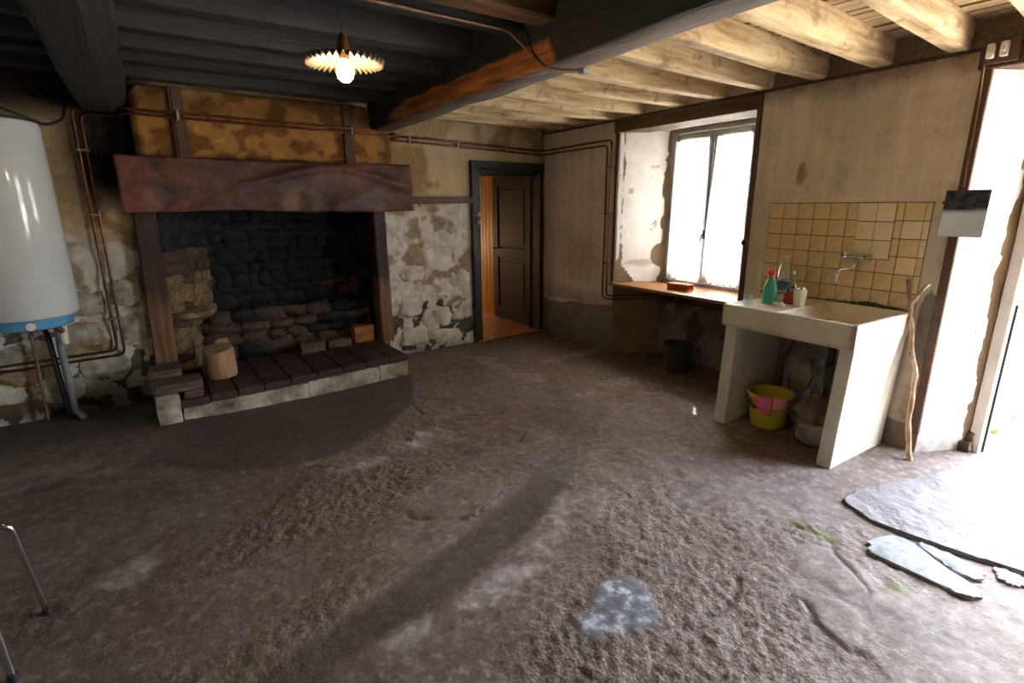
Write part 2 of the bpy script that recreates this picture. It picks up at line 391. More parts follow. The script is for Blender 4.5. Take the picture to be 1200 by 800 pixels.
simple('stick_bark', [(0.3, srgb(112, 84, 64)), (0.5, srgb(176, 146, 116)), (0.66, srgb(226, 210, 184))], 9, (3, 3, 1), rough=0.8, bump=0.5, bscale=30)
simple('cut_wood', [(0.3, srgb(206, 172, 128)), (0.7, srgb(228, 202, 164))], 20, rough=0.8, bump=0.1)
simple('porcelain', [(0.3, srgb(222, 216, 204)), (0.7, srgb(234, 230, 220))], 6, rough=0.25, bump=0.0)
simple('black_metal', [(0.3, srgb(20, 20, 22)), (0.7, srgb(34, 34, 36))], 9, rough=0.5, metal=0.3, bump=0.1)
simple('white_painted_wood', [(0.3, srgb(206, 200, 188)), (0.7, srgb(226, 222, 212))], 6, rough=0.6, bump=0.2)
simple('foil', [(0.3, srgb(190, 194, 198)), (0.7, srgb(220, 222, 226))], 30, rough=0.3, metal=0.9, bump=0.8, bscale=60)
simple('gravel', [(0.3, srgb(186, 176, 160)), (0.7, srgb(222, 214, 200))], 12, rough=0.95, bump=0.6, bscale=60, bdist=0.02)
simple('leaf_green', [(0.3, srgb(60, 104, 34)), (0.7, srgb(110, 152, 60))], 12, rough=0.6, bump=0.1)
simple('bag_content', [(0.3, srgb(92, 70, 52)), (0.5, srgb(130, 104, 84)), (0.68, srgb(176, 160, 148))], 9, rough=0.8, bump=0.5)
simple('white_paper', [(0.3, srgb(196, 186, 182)), (0.7, srgb(220, 212, 208))], 9, rough=0.8, bump=0.4)
simple('shade_enamel', [(0.3, srgb(120, 104, 88)), (0.7, srgb(140, 124, 106))], 7, rough=0.3, bump=0.0)
simple('brass', [(0.3, srgb(120, 80, 40)), (0.7, srgb(166, 120, 66))], 12, rough=0.4, metal=0.8, bump=0.05)
simple('fern_cushion', [(0.3, srgb(80, 60, 46)), (0.7, srgb(110, 86, 66))], 12, rough=0.7, bump=0.2)
glassy('pane_glass', (0.97, 0.98, 0.97, 1), 0.08)
glassy('clear_plastic', (0.90, 0.93, 0.93, 1), 0.16, 0.06)
glassy('bag_plastic', (0.80, 0.79, 0.77, 1), 0.12, 0.35)
t = NT('mirror_silver'); t.color((0.80, 0.84, 0.88, 1)); t.set(Roughness=0.015, Metallic=1.0); MATS['mirror_silver'] = t.m
# net curtain: thin white cloth that lets daylight through
t = NT('net_curtain'); v = t.coord((1, 40, 1)); wv = t.noise(v, 12, 3, 0.5)
tl = t.n('ShaderNodeBsdfTranslucent'); tl.inputs[0].default_value = (0.93, 0.92, 0.90, 1)
df = t.n('ShaderNodeBsdfDiffuse'); df.inputs[0].default_value = (0.84, 0.83, 0.80, 1)
tp = t.n('ShaderNodeBsdfTransparent')
m1 = t.n('ShaderNodeMixShader'); m1.inputs[0].default_value = 0.35
t.l(tl.outputs[0], m1.inputs[1]); t.l(df.outputs[0], m1.inputs[2])
m2 = t.n('ShaderNodeMixShader'); t.l(t.ramp(wv, [(0.3, 0.0), (0.7, 0.03)]), m2.inputs[0])
t.l(m1.outputs[0], m2.inputs[1]); t.l(tp.outputs[0], m2.inputs[2])
t.l(m2.outputs[0], t.out.inputs['Surface']); MATS['net_curtain'] = t.m
# lit bulb
t = NT('lit_bulb'); t.color((1, 0.9, 0.7, 1)); t.b.inputs['Emission Color'].default_value = (1.0, 0.80, 0.52, 1)
t.b.inputs['Emission Strength'].default_value = 14.0; MATS['lit_bulb'] = t.m


# ------------------------------------------------------------------ mesh building
class MB:
    def __init__(s):
        s.bm = bmesh.new()

    def box(s, x0, x1, y0, y1, z0, z1, bev=0.0, rot=None, at=None, seg=1):
        r = bmesh.ops.create_cube(s.bm, size=1.0)
        vs = r['verts']
        M = Matrix.Translation(((x0 + x1) / 2, (y0 + y1) / 2, (z0 + z1) / 2)) @ Matrix.Diagonal((abs(x1 - x0), abs(y1 - y0), abs(z1 - z0), 1))
        bmesh.ops.transform(s.bm, matrix=M, verts=vs)
        if bev > 0:
            es = list({e for v_ in vs for e in v_.link_edges})
            rr = bmesh.ops.bevel(s.bm, geom=es, offset=bev, segments=seg, profile=0.5, affect='EDGES')
            vs = list({v_ for f in rr['faces'] for v_ in f.verts} | {v_ for v_ in vs if v_.is_valid})
        if rot is not None:
            c = Vector(at) if at is not None else Vector(((x0 + x1) / 2, (y0 + y1) / 2, (z0 + z1) / 2))
            bmesh.ops.transform(s.bm, matrix=Matrix.Translation(c) @ rot.to_4x4() @ Matrix.Translation(-c), verts=vs)
        return vs

    def hexa(s, p):
        """eight corners: bottom ring p[0..3], top ring p[4..7]"""
        v = [s.bm.verts.new(q) for q in p]
        for f in ((3, 2, 1, 0), (4, 5, 6, 7), (0, 1, 5, 4), (1, 2, 6, 5), (2, 3, 7, 6), (3, 0, 4, 7)):
            s.bm.faces.new([v[i] for i in f])
        return v

    def rough(s, x0, x1, y0, y1, z0, z1, cuts=1, amp=0.01, seed=0, rnd=0.25):
        """stone-like block: subdivided, rounded and jittered"""
        before = set(s.bm.verts)
        vs = s.box(0, 1, 0, 1, 0, 1)
        es = list({e for v_ in vs for e in v_.link_edges})
        bmesh.ops.subdivide_edges(s.bm, edges=es, cuts=cuts, use_grid_fill=True)
        allv = [v_ for v_ in s.bm.verts if v_ not in before]
        sz = Vector((x1 - x0, y1 - y0, z1 - z0)); rg = random.Random(seed)
        for v_ in allv:
            p = v_.co - Vector((.5, .5, .5))
            m = max(abs(p.x), abs(p.y), abs(p.z)) or 1
            sph = p.normalized() * 0.62 if p.length > 0 else p
            p = p.lerp(sph, rnd)
            v_.co = Vector((x0, y0, z0)) + Vector(((p.x + .5) * sz.x, (p.y + .5) * sz.y, (p.z + .5) * sz.z)) + Vector((rg.uniform(-amp, amp), rg.uniform(-amp, amp), rg.uniform(-amp, amp)))
        return list(allv)

    def tube(s, pts, r, seg=10, caps=True, radii=None, fillet=0.0):
        pts = [Vector(p) for p in pts]
        if fillet > 0: pts = fillet_path(pts, fillet)
        n = len(pts); rings = []
        t0 = (pts[1] - pts[0]).normalized()
        ref = Vector((0, 0, 1)) if abs(t0.z) < 0.9 else Vector((1, 0, 0))
        nrm = t0.cross(ref).normalized()
        for i in range(n):
            if i == 0: tg = (pts[1] - pts[0]).normalized()
            elif i == n - 1: tg = (pts[-1] - pts[-2]).normalized()
            else: tg = ((pts[i + 1] - pts[i]).normalized() + (pts[i] - pts[i - 1]).normalized()).normalized()
            nrm = (nrm - tg * nrm.dot(tg)).normalized()
            bn = tg.cross(nrm)
            rr = radii[i] if radii else r
            rings.append([s.bm.verts.new(pts[i] + (nrm * math.cos(2 * PI * k / seg) + bn * math.sin(2 * PI * k / seg)) * rr) for k in range(seg)])
        for a, b in zip(rings, rings[1:]):
            for k in range(seg):
                s.bm.faces.new((a[k], a[(k + 1) % seg], b[(k + 1) % seg], b[k]))
        if caps:
            s.bm.faces.new(rings[0][::-1]); s.bm.faces.new(rings[-1])
        return [v_ for r_ in rings for v_ in r_]

    def lathe(s, prof, c=(0, 0, 0), seg=28, fn=None, closed=False):
        """prof: list of (radius, z); fn(k, i, r, z) -> (r, z) optional ripple"""
        rings = []
        for i, (r, z) in enumerate(prof):
            ring = []
            for k in range(seg):
                rr, zz = fn(k, i, r, z) if fn else (r, z)
                ring.append(s.bm.verts.new((c[0] + rr * math.cos(2 * PI * k / seg), c[1] + rr * math.sin(2 * PI * k / seg), c[2] + zz)))
            rings.append(ring)
        for a, b in zip(rings, rings[1:]):
            for k in range(seg):
                s.bm.faces.new((a[k], a[(k + 1) % seg], b[(k + 1) % seg], b[k]))
        if not closed:
            if prof[0][0] > 0: s.bm.faces.new(rings[0][::-1])
            if prof[-1][0] > 0: s.bm.faces.new(rings[-1])
        return [v_ for r_ in rings for v_ in r_]

    def sphere(s, c, r, sx=1, sy=1, sz=1, seg=16, rings=10):
        rr = bmesh.ops.create_uvsphere(s.bm, u_segments=seg, v_segments=rings, radius=r)
        bmesh.ops.transform(s.bm, matrix=Matrix.Translation(c) @ Matrix.Diagonal((sx, sy, sz, 1)), verts=rr['verts'])
        return rr['verts']

    def quad(s, *p):
        s.bm.faces.new([s.bm.verts.new(q) for q in p])

    def prism(s, outline, z0, z1, bev=0.0):
        a = [s.bm.verts.new((x, y, z0)) for x, y in outline]
        b = [s.bm.verts.new((x, y, z1)) for x, y in outline]
        n = len(outline)
        bf = s.bm.faces.new(a[::-1]); tf = s.bm.faces.new(b)
        for i in range(n):
            s.bm.faces.new((a[i], a[(i + 1) % n], b[(i + 1) % n], b[i]))
        if bev:
            bmesh.ops.bevel(s.bm, geom=list(tf.edges), offset=bev, segments=2, profile=0.5, affect='EDGES')
        return a + b

    def move(s, vs, M):
        bmesh.ops.transform(s.bm, matrix=M, verts=[v_ for v_ in vs if v_.is_valid])


def fillet_path(pts, r, n=6):
    out = [pts[0]]
    for a, b, c in zip(pts, pts[1:], pts[2:]):
        u = (a - b); w = (c - b)
        lu, lw = u.length, w.length
        if lu < 1e-6 or lw < 1e-6: out.append(b); continue
        u.normalize(); w.normalize()
        ang = u.angle(w)
        if ang > PI - 0.03: out.append(b); continue
        d = min(r / math.tan(ang / 2), lu * 0.49, lw * 0.49)
        p0 = b + u * d; p1 = b + w * d
        for i in range(n + 1):
            t_ = i / n
            out.append((1 - t_) ** 2 * p0 + 2 * t_ * (1 - t_) * b + t_ ** 2 * p1)
    out.append(pts[-1])
    return out


def tagit(o, label=None, cat=None, group=None, kind=None):
    if label: o['label'] = label
    if cat: o['category'] = cat
    if group: o['group'] = group
    if kind: o['kind'] = kind
    return o


def thing(name, label, cat, base, M=M_W, group=None):
    o = bpy.data.objects.new(name, None); COL.objects.link(o)
    o.empty_display_size = 0.1
    o.matrix_world = M @ Matrix.Translation(base)
    FRAME[o] = (M, Vector(base))
    return tagit(o, label, cat, group)


def setting(name, base=(0, 0, 0), M=M_W):
    o = bpy.data.objects.new(name, None); COL.objects.link(o)
    o.matrix_world = M @ Matrix.Translation(base)
    FRAME[o] = (M, Vector(base))
    o['kind'] = 'structure'
    return o


def put(name, mb, mat, parent=None, base=None, M=M_W, sm=False, label=None):
    """link the mesh as one object; vertices are given in the frame of its thing"""
    bm = mb.bm if isinstance(mb, MB) else mb
    if parent is not None: M, b0 = FRAME[parent]
    else: b0 = Vector(base if base is not None else (0, 0, 0))
    bmesh.ops.recalc_face_normals(bm, faces=bm.faces[:])
    me = bpy.data.meshes.new(name)
    bmesh.ops.translate(bm, vec=-b0, verts=bm.verts[:])
    bm.to_mesh(me); bm.free()
    return link(name, me, mat, parent, b0, M, sm, label)


def link(name, me, mat, parent, b0, M, sm=False, label=None):
    if mat and not me.materials: me.materials.append(MATS[mat])
    if sm:
        me.polygons.foreach_set('use_smooth', [True] * len(me.polygons))
        try: me.set_sharp_from_angle(angle=math.radians(40))
        except Exception: pass
    o = bpy.data.objects.new(name, me); COL.objects.link(o)
    if parent is not None: o.parent = parent
    else: o.matrix_world = M @ Matrix.Translation(b0)
    FRAME[o] = (M, b0)
    if label: o['label'] = label
    return o


def grid_mesh(name, U, V, fn, mat, parent, holes=(), masks=None, attr='wm', sm=True):
    """(u, v) grid; fn(u, v) -> three arrays in the parent's frame; holes are (u0, u1, v0, v1)"""
    U = np.unique(np.round(U, 5)); V = np.unique(np.round(V, 5))
    uu, vv_ = np.meshgrid(U, V, indexing='ij')
    x, y, z = fn(uu, vv_)
    co = np.stack([x, y, z], -1).reshape(-1, 3)
    nu, nv = len(U), len(V)
    uc = (U[:-1] + U[1:]) / 2; vc = (V[:-1] + V[1:]) / 2
    a, b = np.meshgrid(uc, vc, indexing='ij')
    keep = np.ones(a.shape, bool)
    for h in holes:
        keep &= ~((a > h[0]) & (a < h[1]) & (b > h[2]) & (b < h[3]))
    ii, jj = np.nonzero(keep)
    i0 = ii * nv + jj
    faces = np.stack([i0, i0 + nv, i0 + nv + 1, i0 + 1], -1)
    used = np.zeros(len(co), bool); used[faces.ravel()] = True
    remap = np.cumsum(used) - 1
    M, b0 = FRAME[parent]
    me = bpy.data.meshes.new(name)
    co2 = co[used] - np.array(b0)
    f2 = remap[faces]
    me.vertices.add(len(co2)); me.vertices.foreach_set('co', co2.astype(np.float32).ravel())
    me.loops.add(f2.size); me.loops.foreach_set('vertex_index', f2.astype(np.int32).ravel())
    me.polygons.add(len(f2)); me.polygons.foreach_set('loop_start', np.arange(0, f2.size, 4, dtype=np.int32))
    me.update(calc_edges=True); me.validate()
    if masks is not None:
        m = np.stack([np.broadcast_to(c_, uu.shape) for c_ in masks(uu, vv_)], -1).reshape(-1, 4)[used]
        at = me.color_attributes.new(attr, 'FLOAT_COLOR', 'POINT')
        at.data.foreach_set('color', np.clip(m, 0, 1).astype(np.float32).ravel())
        if attr == 'fm':
            bl = np.clip(blotch(uu, vv_).reshape(-1)[used], 0, 1)
            at = me.color_attributes.new('fm2', 'FLOAT_COLOR', 'POINT')
            at.data.foreach_set('color', np.stack([bl, bl, bl, np.ones_like(bl)], -1).astype(np.float32).ravel())
    me.polygons.foreach_set('use_smooth', [sm] * len(me.polygons))
    me.materials.append(MATS[mat])
    return link(name, me, None, parent, b0, M)


def span(a, b, step, *extra):
    n = max(1, int(round((b - a) / step)))
    return np.concatenate([np.linspace(a, b, n + 1), np.array([e for e in extra if a <= e <= b], float)])


def set_mask(o, fn, attr='wm'):
    me = o.data; n = len(me.vertices)
    co = np.zeros(n * 3, np.float32); me.vertices.foreach_get('co', co); co = co.reshape(-1, 3) + np.array(FRAME[o][1])
    at = me.color_attributes.new(attr, 'FLOAT_COLOR', 'POINT')
    m = np.stack([np.broadcast_to(np.asarray(c_, float), (n,)) for c_ in fn(co[:, 0], co[:, 1], co[:, 2])], -1)
    at.data.foreach_set('color', np.clip(m, 0, 1).astype(np.float32).ravel())


def copy_tree(root, label=None):
    c = root.copy(); COL.objects.link(c)
    if label: c['label'] = label
    for ch in [o for o in bpy.data.objects if o.parent == root]:
        k = ch.copy(); COL.objects.link(k); k.parent = c
    return c


def clone(src, name, loc, scale=(1, 1, 1), rot=(0, 0, 0), parent=None, mat=None):
    """another piece sharing the mesh of src, placed in the parent's local space"""
    o = src.copy(); o.name = name; COL.objects.link(o)
    o.parent = parent if parent is not None else src.parent
    o.location = loc; o.scale = scale; o.rotation_euler = rot
    return o

# ================================================================== THE SETTING
# ---- floor
floor = setting('floor')
DARK = [(-1.5, 4.6), (-0.9, 4.15), (-0.3, 3.85), (0.1, 3.45), (0.55, 3.12), (0.95, 3.15), (1.30, 3.35), (1.62, 3.62), (1.95, 4.3), (1.9, 4.36), (0.1, 4.36), (-0.3, 5.1), (-1.5, 5.2)]
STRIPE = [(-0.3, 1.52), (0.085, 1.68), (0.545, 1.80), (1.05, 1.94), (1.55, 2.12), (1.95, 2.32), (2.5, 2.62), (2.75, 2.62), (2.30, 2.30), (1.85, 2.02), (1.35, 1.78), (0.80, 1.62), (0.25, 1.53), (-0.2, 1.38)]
DOOR_PALE = [(2.3, -1.7), (3.0, 1.0), (3.9, 1.05), (4.4, 0.8), (4.4, -1.7)]  # floor toned paler inside the entrance


PATCH = [[(1.99, 0.735), (2.10, 0.675), (2.08, 0.60), (1.99, 0.54), (1.90, 0.52), (1.83, 0.53), (1.86, 0.63), (1.91, 0.70)],
         [(0.95, 2.30), (1.03, 2.42), (1.18, 2.47), (1.36, 2.40), (1.53, 2.29), (1.44, 2.14), (1.22, 2.04), (1.02, 2.13)],
         [(2.12, 0.83), (2.22, 0.95), (2.38, 0.92), (2.40, 0.75), (2.26, 0.62), (2.14, 0.70)]]
CRACK = [[(1.93, 0.80), (1.97, 0.75), (1.91, 0.70), (1.86, 0.63), (1.83, 0.53), (1.87, 0.50)], [(-0.9, 3.95), (-0.5, 3.90), (-0.2, 3.75), (0.1, 3.50)], [(0.55, 3.2), (0.72, 3.05), (0.85, 2.93)],
         [(2.06, 0.82), (2.16, 0.78), (2.22, 0.72)], [(1.62, 3.62), (1.60, 3.40), (1.50, 3.28)], [(2.45, 1.02), (2.47, 0.90), (2.36, 0.80), (2.22, 0.62)], [(0.93, 2.30), (0.94, 2.22), (1.02, 2.12), (1.22, 2.03), (1.45, 2.13)],
         [(1.55, 0.95), (1.75, 0.90), (1.9, 0.98)], [(1.9, 2.6), (2.1, 2.75), (2.35, 2.78)]]


def seg_dist(x, y, line):
    d = np.full(np.shape(x), 1e9)
    for (x0, y0), (x1, y1) in zip(line, line[1:]):
        dx, dy = x1 - x0, y1 - y0
        t = np.clip(((x - x0) * dx + (y - y0) * dy) / (dx * dx + dy * dy), 0, 1)
        d = np.minimum(d, np.hypot(x - x0 - t * dx, y - y0 - t * dy))
    return d


def crack_mask(x, y):
    wx = x + (fbm(x * 14, y * 14, 201, 2) - .5) * 0.05; wy = y + (fbm(x * 14, y * 14, 203, 2) - .5) * 0.05
    d = np.full(np.shape(x), 1e9)
    for l in CRACK: d = np.minimum(d, seg_dist(wx, wy, l))
    return 0.75 * (1 - smooth(0.003, 0.013, d)) * smooth(0.3, 0.5, fbm(x * 9, y * 9, 209, 2))


def patch_mask(x, y):
    wx = x + (fbm(x * 9, y * 9, 205, 2) - .5) * 0.07; wy = y + (fbm(x * 9, y * 9, 207, 2) - .5) * 0.07
    m = np.zeros(np.shape(x))
    for p in PATCH: m = np.maximum(m, poly_soft(wx, wy, p, 0.015))
    return m


def blotch(x, y):
    wx = x + (fbm(x * 7, y * 7, 211, 3) - .5) * 0.14; wy = y + (fbm(x * 7, y * 7, 213, 3) - .5) * 0.14
    return np.maximum(blob(wx, wy, 1.36, 1.17, 0.16, 0.13, 0.3, 0.25), blob(wx, wy, 1.21, 1.17, 0.07, 0.06, 0, 0.3))


def floor_h(x, y):
    pm = np.maximum(patch_mask(x, y), blotch(x, y))
    rough = floor_rough(x, y) * (1 - pm)
    low = (fbm(x * 0.9, y * 0.9, 3, 3) - 0.5) * 0.035
    mid = (fbm(x * 5, y * 5, 9, 4) - 0.5) * 0.014
    fine = (fbm(x * 22, y * 22, 23, 3) - 0.5) * 0.006
    peb = (fbm(x * 46, y * 46, 21, 2) - 0.5) * 0.021
    wob = (fbm(x * 1.7, y * 1.7, 5, 2) - 0.5) * 0.16
    slab = poly_soft(x + wob * 0.6, y + wob * 0.6, DARK, 0.03)
    h = low + (mid * (0.5 + rough) + fine) * (1 - 0.8 * np.maximum(slab, pm)) + peb * rough * (1 - slab) + slab * 0.008 + pm * 0.006
    st = poly_soft(x + wob * .2, y + wob * .2, STRIPE, 0.05)
    h = h * (1 - 0.6 * st) - 0.006 * st - 0.010 * crack_mask(x, y)
    # the bedding round the thresholds stays level
    lv = np.maximum(smooth(3.0, 3.6, x), smooth(4.7, 4.95, y))
    return h * (1 - 0.55 * lv)


def floor_rough(x, y):
    n = fbm(x * 1.6, y * 1.6, 40, 4)
    r = smooth(0.55, 0.66, n) * 0.55
    r = np.maximum(r, blob(x, y, 1.35, 0.9, 0.7, 0.55, 0.3) * 0.95)
    r = np.maximum(r, blob(x, y, 0.75, 2.6, 0.75, 0.35, 0.2) * 0.9)
    r = np.maximum(r, blob(x, y, 1.9, 1.5, 0.5, 0.25, 0.6) * 0.9)
    r = np.maximum(r, blob(x, y, 2.05, 1.25, 0.16, 0.75, 0.9) * 0.75)
    r = np.maximum(r, blob(x, y, 0.1, 1.9, 0.5, 0.35, 0.2) * 0.6)
    r = np.maximum(r, blob(x, y, 2.75, 1.9, 0.7, 0.5, 0.8) * 0.3)
    r = r * (1 - blob(x, y, 0.2, 2.1, 0.5, 0.2, 0.3) * 0.8)
    r = r * (1 - blob(x, y, 2.3, 2.9, 0.9, 0.45, 0.2) * 0.9)
    return np.clip(r, 0, 1)


def floor_masks(x, y):
    wob = (fbm(x * 1.7, y * 1.7, 5, 2) - 0.5) * 0.16
    n = fbm(x * 2.6, y * 2.6, 60, 5); n2 = fbm(x * 9, y * 9, 77, 4)
    slab = poly_soft(x + wob * 0.6, y + wob * 0.6, DARK, 0.05)
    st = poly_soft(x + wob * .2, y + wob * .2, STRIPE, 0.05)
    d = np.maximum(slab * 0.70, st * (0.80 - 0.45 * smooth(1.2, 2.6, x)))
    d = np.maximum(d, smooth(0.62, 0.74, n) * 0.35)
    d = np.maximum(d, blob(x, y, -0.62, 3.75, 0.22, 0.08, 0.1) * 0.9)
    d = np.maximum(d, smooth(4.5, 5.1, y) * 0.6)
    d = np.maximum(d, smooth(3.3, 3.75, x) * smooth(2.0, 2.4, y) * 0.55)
    pale = poly_soft(x, y, [(0.75, 2.95), (1.15, 3.0), (1.40, 3.18), (1.55, 3.12), (1.35, 2.92), (0.95, 2.86)], 0.08) * smooth(0.35, 0.6, n2) * 0.8
    lstripe = poly_soft(x, y, [(0.5, 1.56), (0.85, 1.56), (1.4, 1.72), (1.75, 1.94), (1.6, 1.78), (1.2, 1.5), (0.7, 1.42)], 0.06)
    pale = np.maximum(pale, lstripe * smooth(0.4, 0.6, n2) * 0.75)
    pale = np.maximum(pale, blob(x, y, -0.25, 2.55, 0.16, 0.09, 0.6, 0.6) * smooth(0.4, 0.6, n2) * 0.6)
    pale = np.maximum(pale, poly_soft(x, y, DOOR_PALE, 0.5) * 0.35 * smooth(0.3, 0.6, n2))
    pale = np.maximum(pale, smooth(0.60, 0.72, fbm(x * 3.3, y * 3.3, 91, 4)) * 0.35 * smooth(1.2, 2.0, x))
    pale = np.maximum(pale, blob(x, y, -0.45, 3.95, 0.55, 0.2, 0.05, 0.6) * 0.30 * smooth(.35, .6, n2))
    d = d * (1 - 0.6 * blob(x, y, -0.55, 4.1, 0.5, 0.3, 0.05, 0.6))
    pale = pale * (1 - 0.6 * slab) * (1 - st)
    moss = np.maximum(blob(x, y, 2.48, 1.0, 0.10, 0.035, -1.2, 0.6), blob(x, y, 2.47, 0.85, 0.11, 0.04, -1.3, 0.6))
    moss = np.maximum(moss, blob(x, y, 2.32, 0.59, 0.09, 0.05, -0.5, 0.6)); moss = np.maximum(moss, blob(x, y, 2.0, 4.3, 0.15, 0.05, 0, 0.6) * 0.8)
    moss = np.maximum(moss, blob(x, y, 0.02, 1.72, 0.10, 0.07, 0, 0.6) * 0.5)
    cr = crack_mask(x, y); bl = blotch(x, y)
    d = np.maximum(d, cr * 0.95); d = d * (1 - bl)
    light_wash = smooth(1.2, 2.9, x) * smooth(3.4, 2.0, y) * 0.30 * smooth(0.25, 0.6, n)  # right of the floor paled to imitate stronger light from door and window
    pale = np.maximum(np.maximum(pale, light_wash), bl * (0.15 + 0.75 * smooth(0.42, 0.62, fbm(x * 11, y * 11, 215, 4)))) * (1 - cr)
    d = np.maximum(d, smooth(1.9, -0.4, x) * 0.34)  # left of the floor darkened to imitate the weaker light there
    return d, pale, floor_rough(x, y) * (1 - np.maximum(bl, patch_mask(x, y))), moss * smooth(0.35, 0.55, n2)


ux = np.concatenate([span(-1.55, -1.0, 0.05), span(-1.0, 4.1, 0.0125), span(4.1, 5.3, 0.05)])
uy = np.concatenate([span(-1.7, 0.2, 0.06), span(0.2, 3.0, 0.0125), span(3.0, 5.06, 0.022)])
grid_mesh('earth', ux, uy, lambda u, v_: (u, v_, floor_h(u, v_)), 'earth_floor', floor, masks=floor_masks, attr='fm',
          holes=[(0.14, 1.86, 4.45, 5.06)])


def flag(pts, z0, z1, mat, seed, jag=0.012, cuts=5):
    """one flagstone: outline roughened, edge rounded"""
    rg = random.Random(seed); out = []
    n = len(pts)
    for i in range(n):
        a = Vector((*pts[i], 0)); b = Vector((*pts[(i + 1) % n], 0))
        for k in range(cuts):
            p = a.lerp(b, k / cuts)
            out.append((p.x + rg.uniform(-jag, jag), p.y + rg.uniform(-jag, jag)))
    mb = MB(); mb.prism(out, z0, z1, bev=0.010)
    return put('flagstone', mb, mat, floor, sm=True)


flag([(2.86, 0.98), (3.06, 0.98), (3.34, 0.86), (3.85, 0.72), (4.15, 0.55), (4.1, -0.4), (3.2, -0.5), (2.88, 0.24), (2.80, 0.52), (2.76, 0.84)], -0.03, 0.022, 'slab_stone', 1)
flag([(2.49, 0.72), (2.60, 0.76), (2.72, 0.71), (2.73, 0.62), (2.64, 0.50), (2.60, 0.38), (2.55, 0.335), (2.50, 0.36), (2.49, 0.46)], -0.03, 0.018, 'pale_stone', 2, 0.004, cuts=4)
flag([(2.77, 0.60), (2.765, 0.48), (2.745, 0.37), (2.66, 0.37), (2.64, 0.44), (2.69, 0.54), (2.74, 0.62)], -0.03, 0.016, 'pale_stone', 3, 0.004, cuts=4)
flag([(2.83, 0.37), (2.83, 0.27), (2.77, 0.24), (2.73, 0.29), (2.75, 0.34)], -0.03, 0.015, 'pale_stone', 4, 0.006)

# ---- walls
# back wall: openings for the hearth recess and the inner door
HX0, HX1, HZ = 0.12, 1.98, 2.30
DX0, DX1, DZ = 3.07, 4.05, 2.0
wall_back = setting('wall_back', (0, 5.05, 0))
U = span(-1.6, 4.08, 0.02, HX0, HX1, DX0, DX1); V = span(-0.05, 2.75, 0.02, HZ, DZ)


def edge_fade(u, v_, holes, w=0.05):
    f = np.ones(u.shape)
    for h in holes:
        dx = np.maximum(np.maximum(h[0] - u, u - h[1]), 0); dy = np.maximum(np.maximum(h[2] - v_, v_ - h[3]), 0)
        f = f * smooth(0, w, np.hypot(dx, dy))
    return f


def back_fn(u, v_):
    low = 1 - smooth(1.15, 1.55, v_ + (fbm(u * 2, v_ * 2, 8, 3) - 0.5) * 0.5)
    low = np.where(u > 2.05, low, np.maximum(low, 0.45))
    d = (fbm(u * 1.5, v_ * 1.5, 11, 3) - 0.5) * 0.04 + (fbm(u * 7, v_ * 7, 12, 4) - 0.5) * 0.055 * low + (fbm(u * 20, v_ * 20, 13, 3) - 0.5) * 0.02 * (0.25 + low)
    d = d * edge_fade(u, v_, [(DX0, DX1, -1, DZ), (HX0, HX1, -1, HZ)])
    return u, 5.05 - d, v_


def back_masks(u, v_):
    n = fbm(u * 2.2, v_ * 2.2, 31, 5); n2 = fbm(u * 6, v_ * 6, 33, 4)
    soot_dark = smooth(0.45, 0.1, np.abs(u - 0.0)) * smooth(1.45, 1.75, v_) * (u < 0.3)
    soot_dark = np.maximum(soot_dark, smooth(2.0, 2.3, v_) * smooth(0.1, -0.2, u) * 0.9)
    soot_dark = np.maximum(soot_dark, smooth(0.45, 0.05, v_) * smooth(0.15, -0.3, u) * smooth(-1.4, -0.5, u) * 0.8)
    soot_dark = np.maximum(soot_dark, smooth(0.48, 0.40, n) * 0.35 * (v_ < 0.6) * (u > 2))
    lime = smooth(1.62, 1.35, v_ + (n - 0.5) * 0.8)
    lime = np.where(u < 0.3, smooth(1.5, 1.2, v_ + (n - 0.5) * 0.5), lime)
    stain = smooth(0.50, 0.62, fbm(u * 5, v_ * 6, 33, 5)) * smooth(1.65, 1.45, v_) * smooth(0.1, 0.5, v_) * 0.95
    stain = np.maximum(stain, blob(u, v_, 2.55, 1.36, 0.25, 0.09) * smooth(0.4, 0.5, n2))
    stain = np.maximum(stain, blob(u, v_, 2.62, 1.00, 0.22, 0.12) * 0.85)
    stain = np.maximum(stain, (blob(u, v_, 2.32, 1.85, 0.25, 0.32, 0, .6) * 0.75 + smooth(0.5, 0.62, fbm(u * 3, v_ * 3, 36, 4)) * smooth(1.65, 1.75, v_) * 0.6))
    stain = np.maximum(stain, smooth(-0.2, -0.9, u) * blob(u, v_, -0.85, 0.3, 0.3, 0.25) * 0.9)
    stain = np.maximum(stain, smooth(0.0, -0.3, u) * smooth(1.2, 1.6, v_) * 0.55)
    stain = np.maximum(stain, smooth(2.05, 2.35, v_) * smooth(3.5, 4.0, u) * smooth(0.4, 0.55, n2))
    cem = smooth(0.50, 0.60, fbm(u * 11, v_ * 11, 39, 4)) * smooth(0.75, 0.45, v_ + (n - .5) * .5) * 0.9
    return soot_dark, lime, stain, cem


plaster_back = grid_mesh('plaster', U, V, back_fn, 'back_plaster', wall_back, holes=[(HX0, HX1, -1, HZ), (DX0, DX1, -1, DZ)], masks=back_masks)
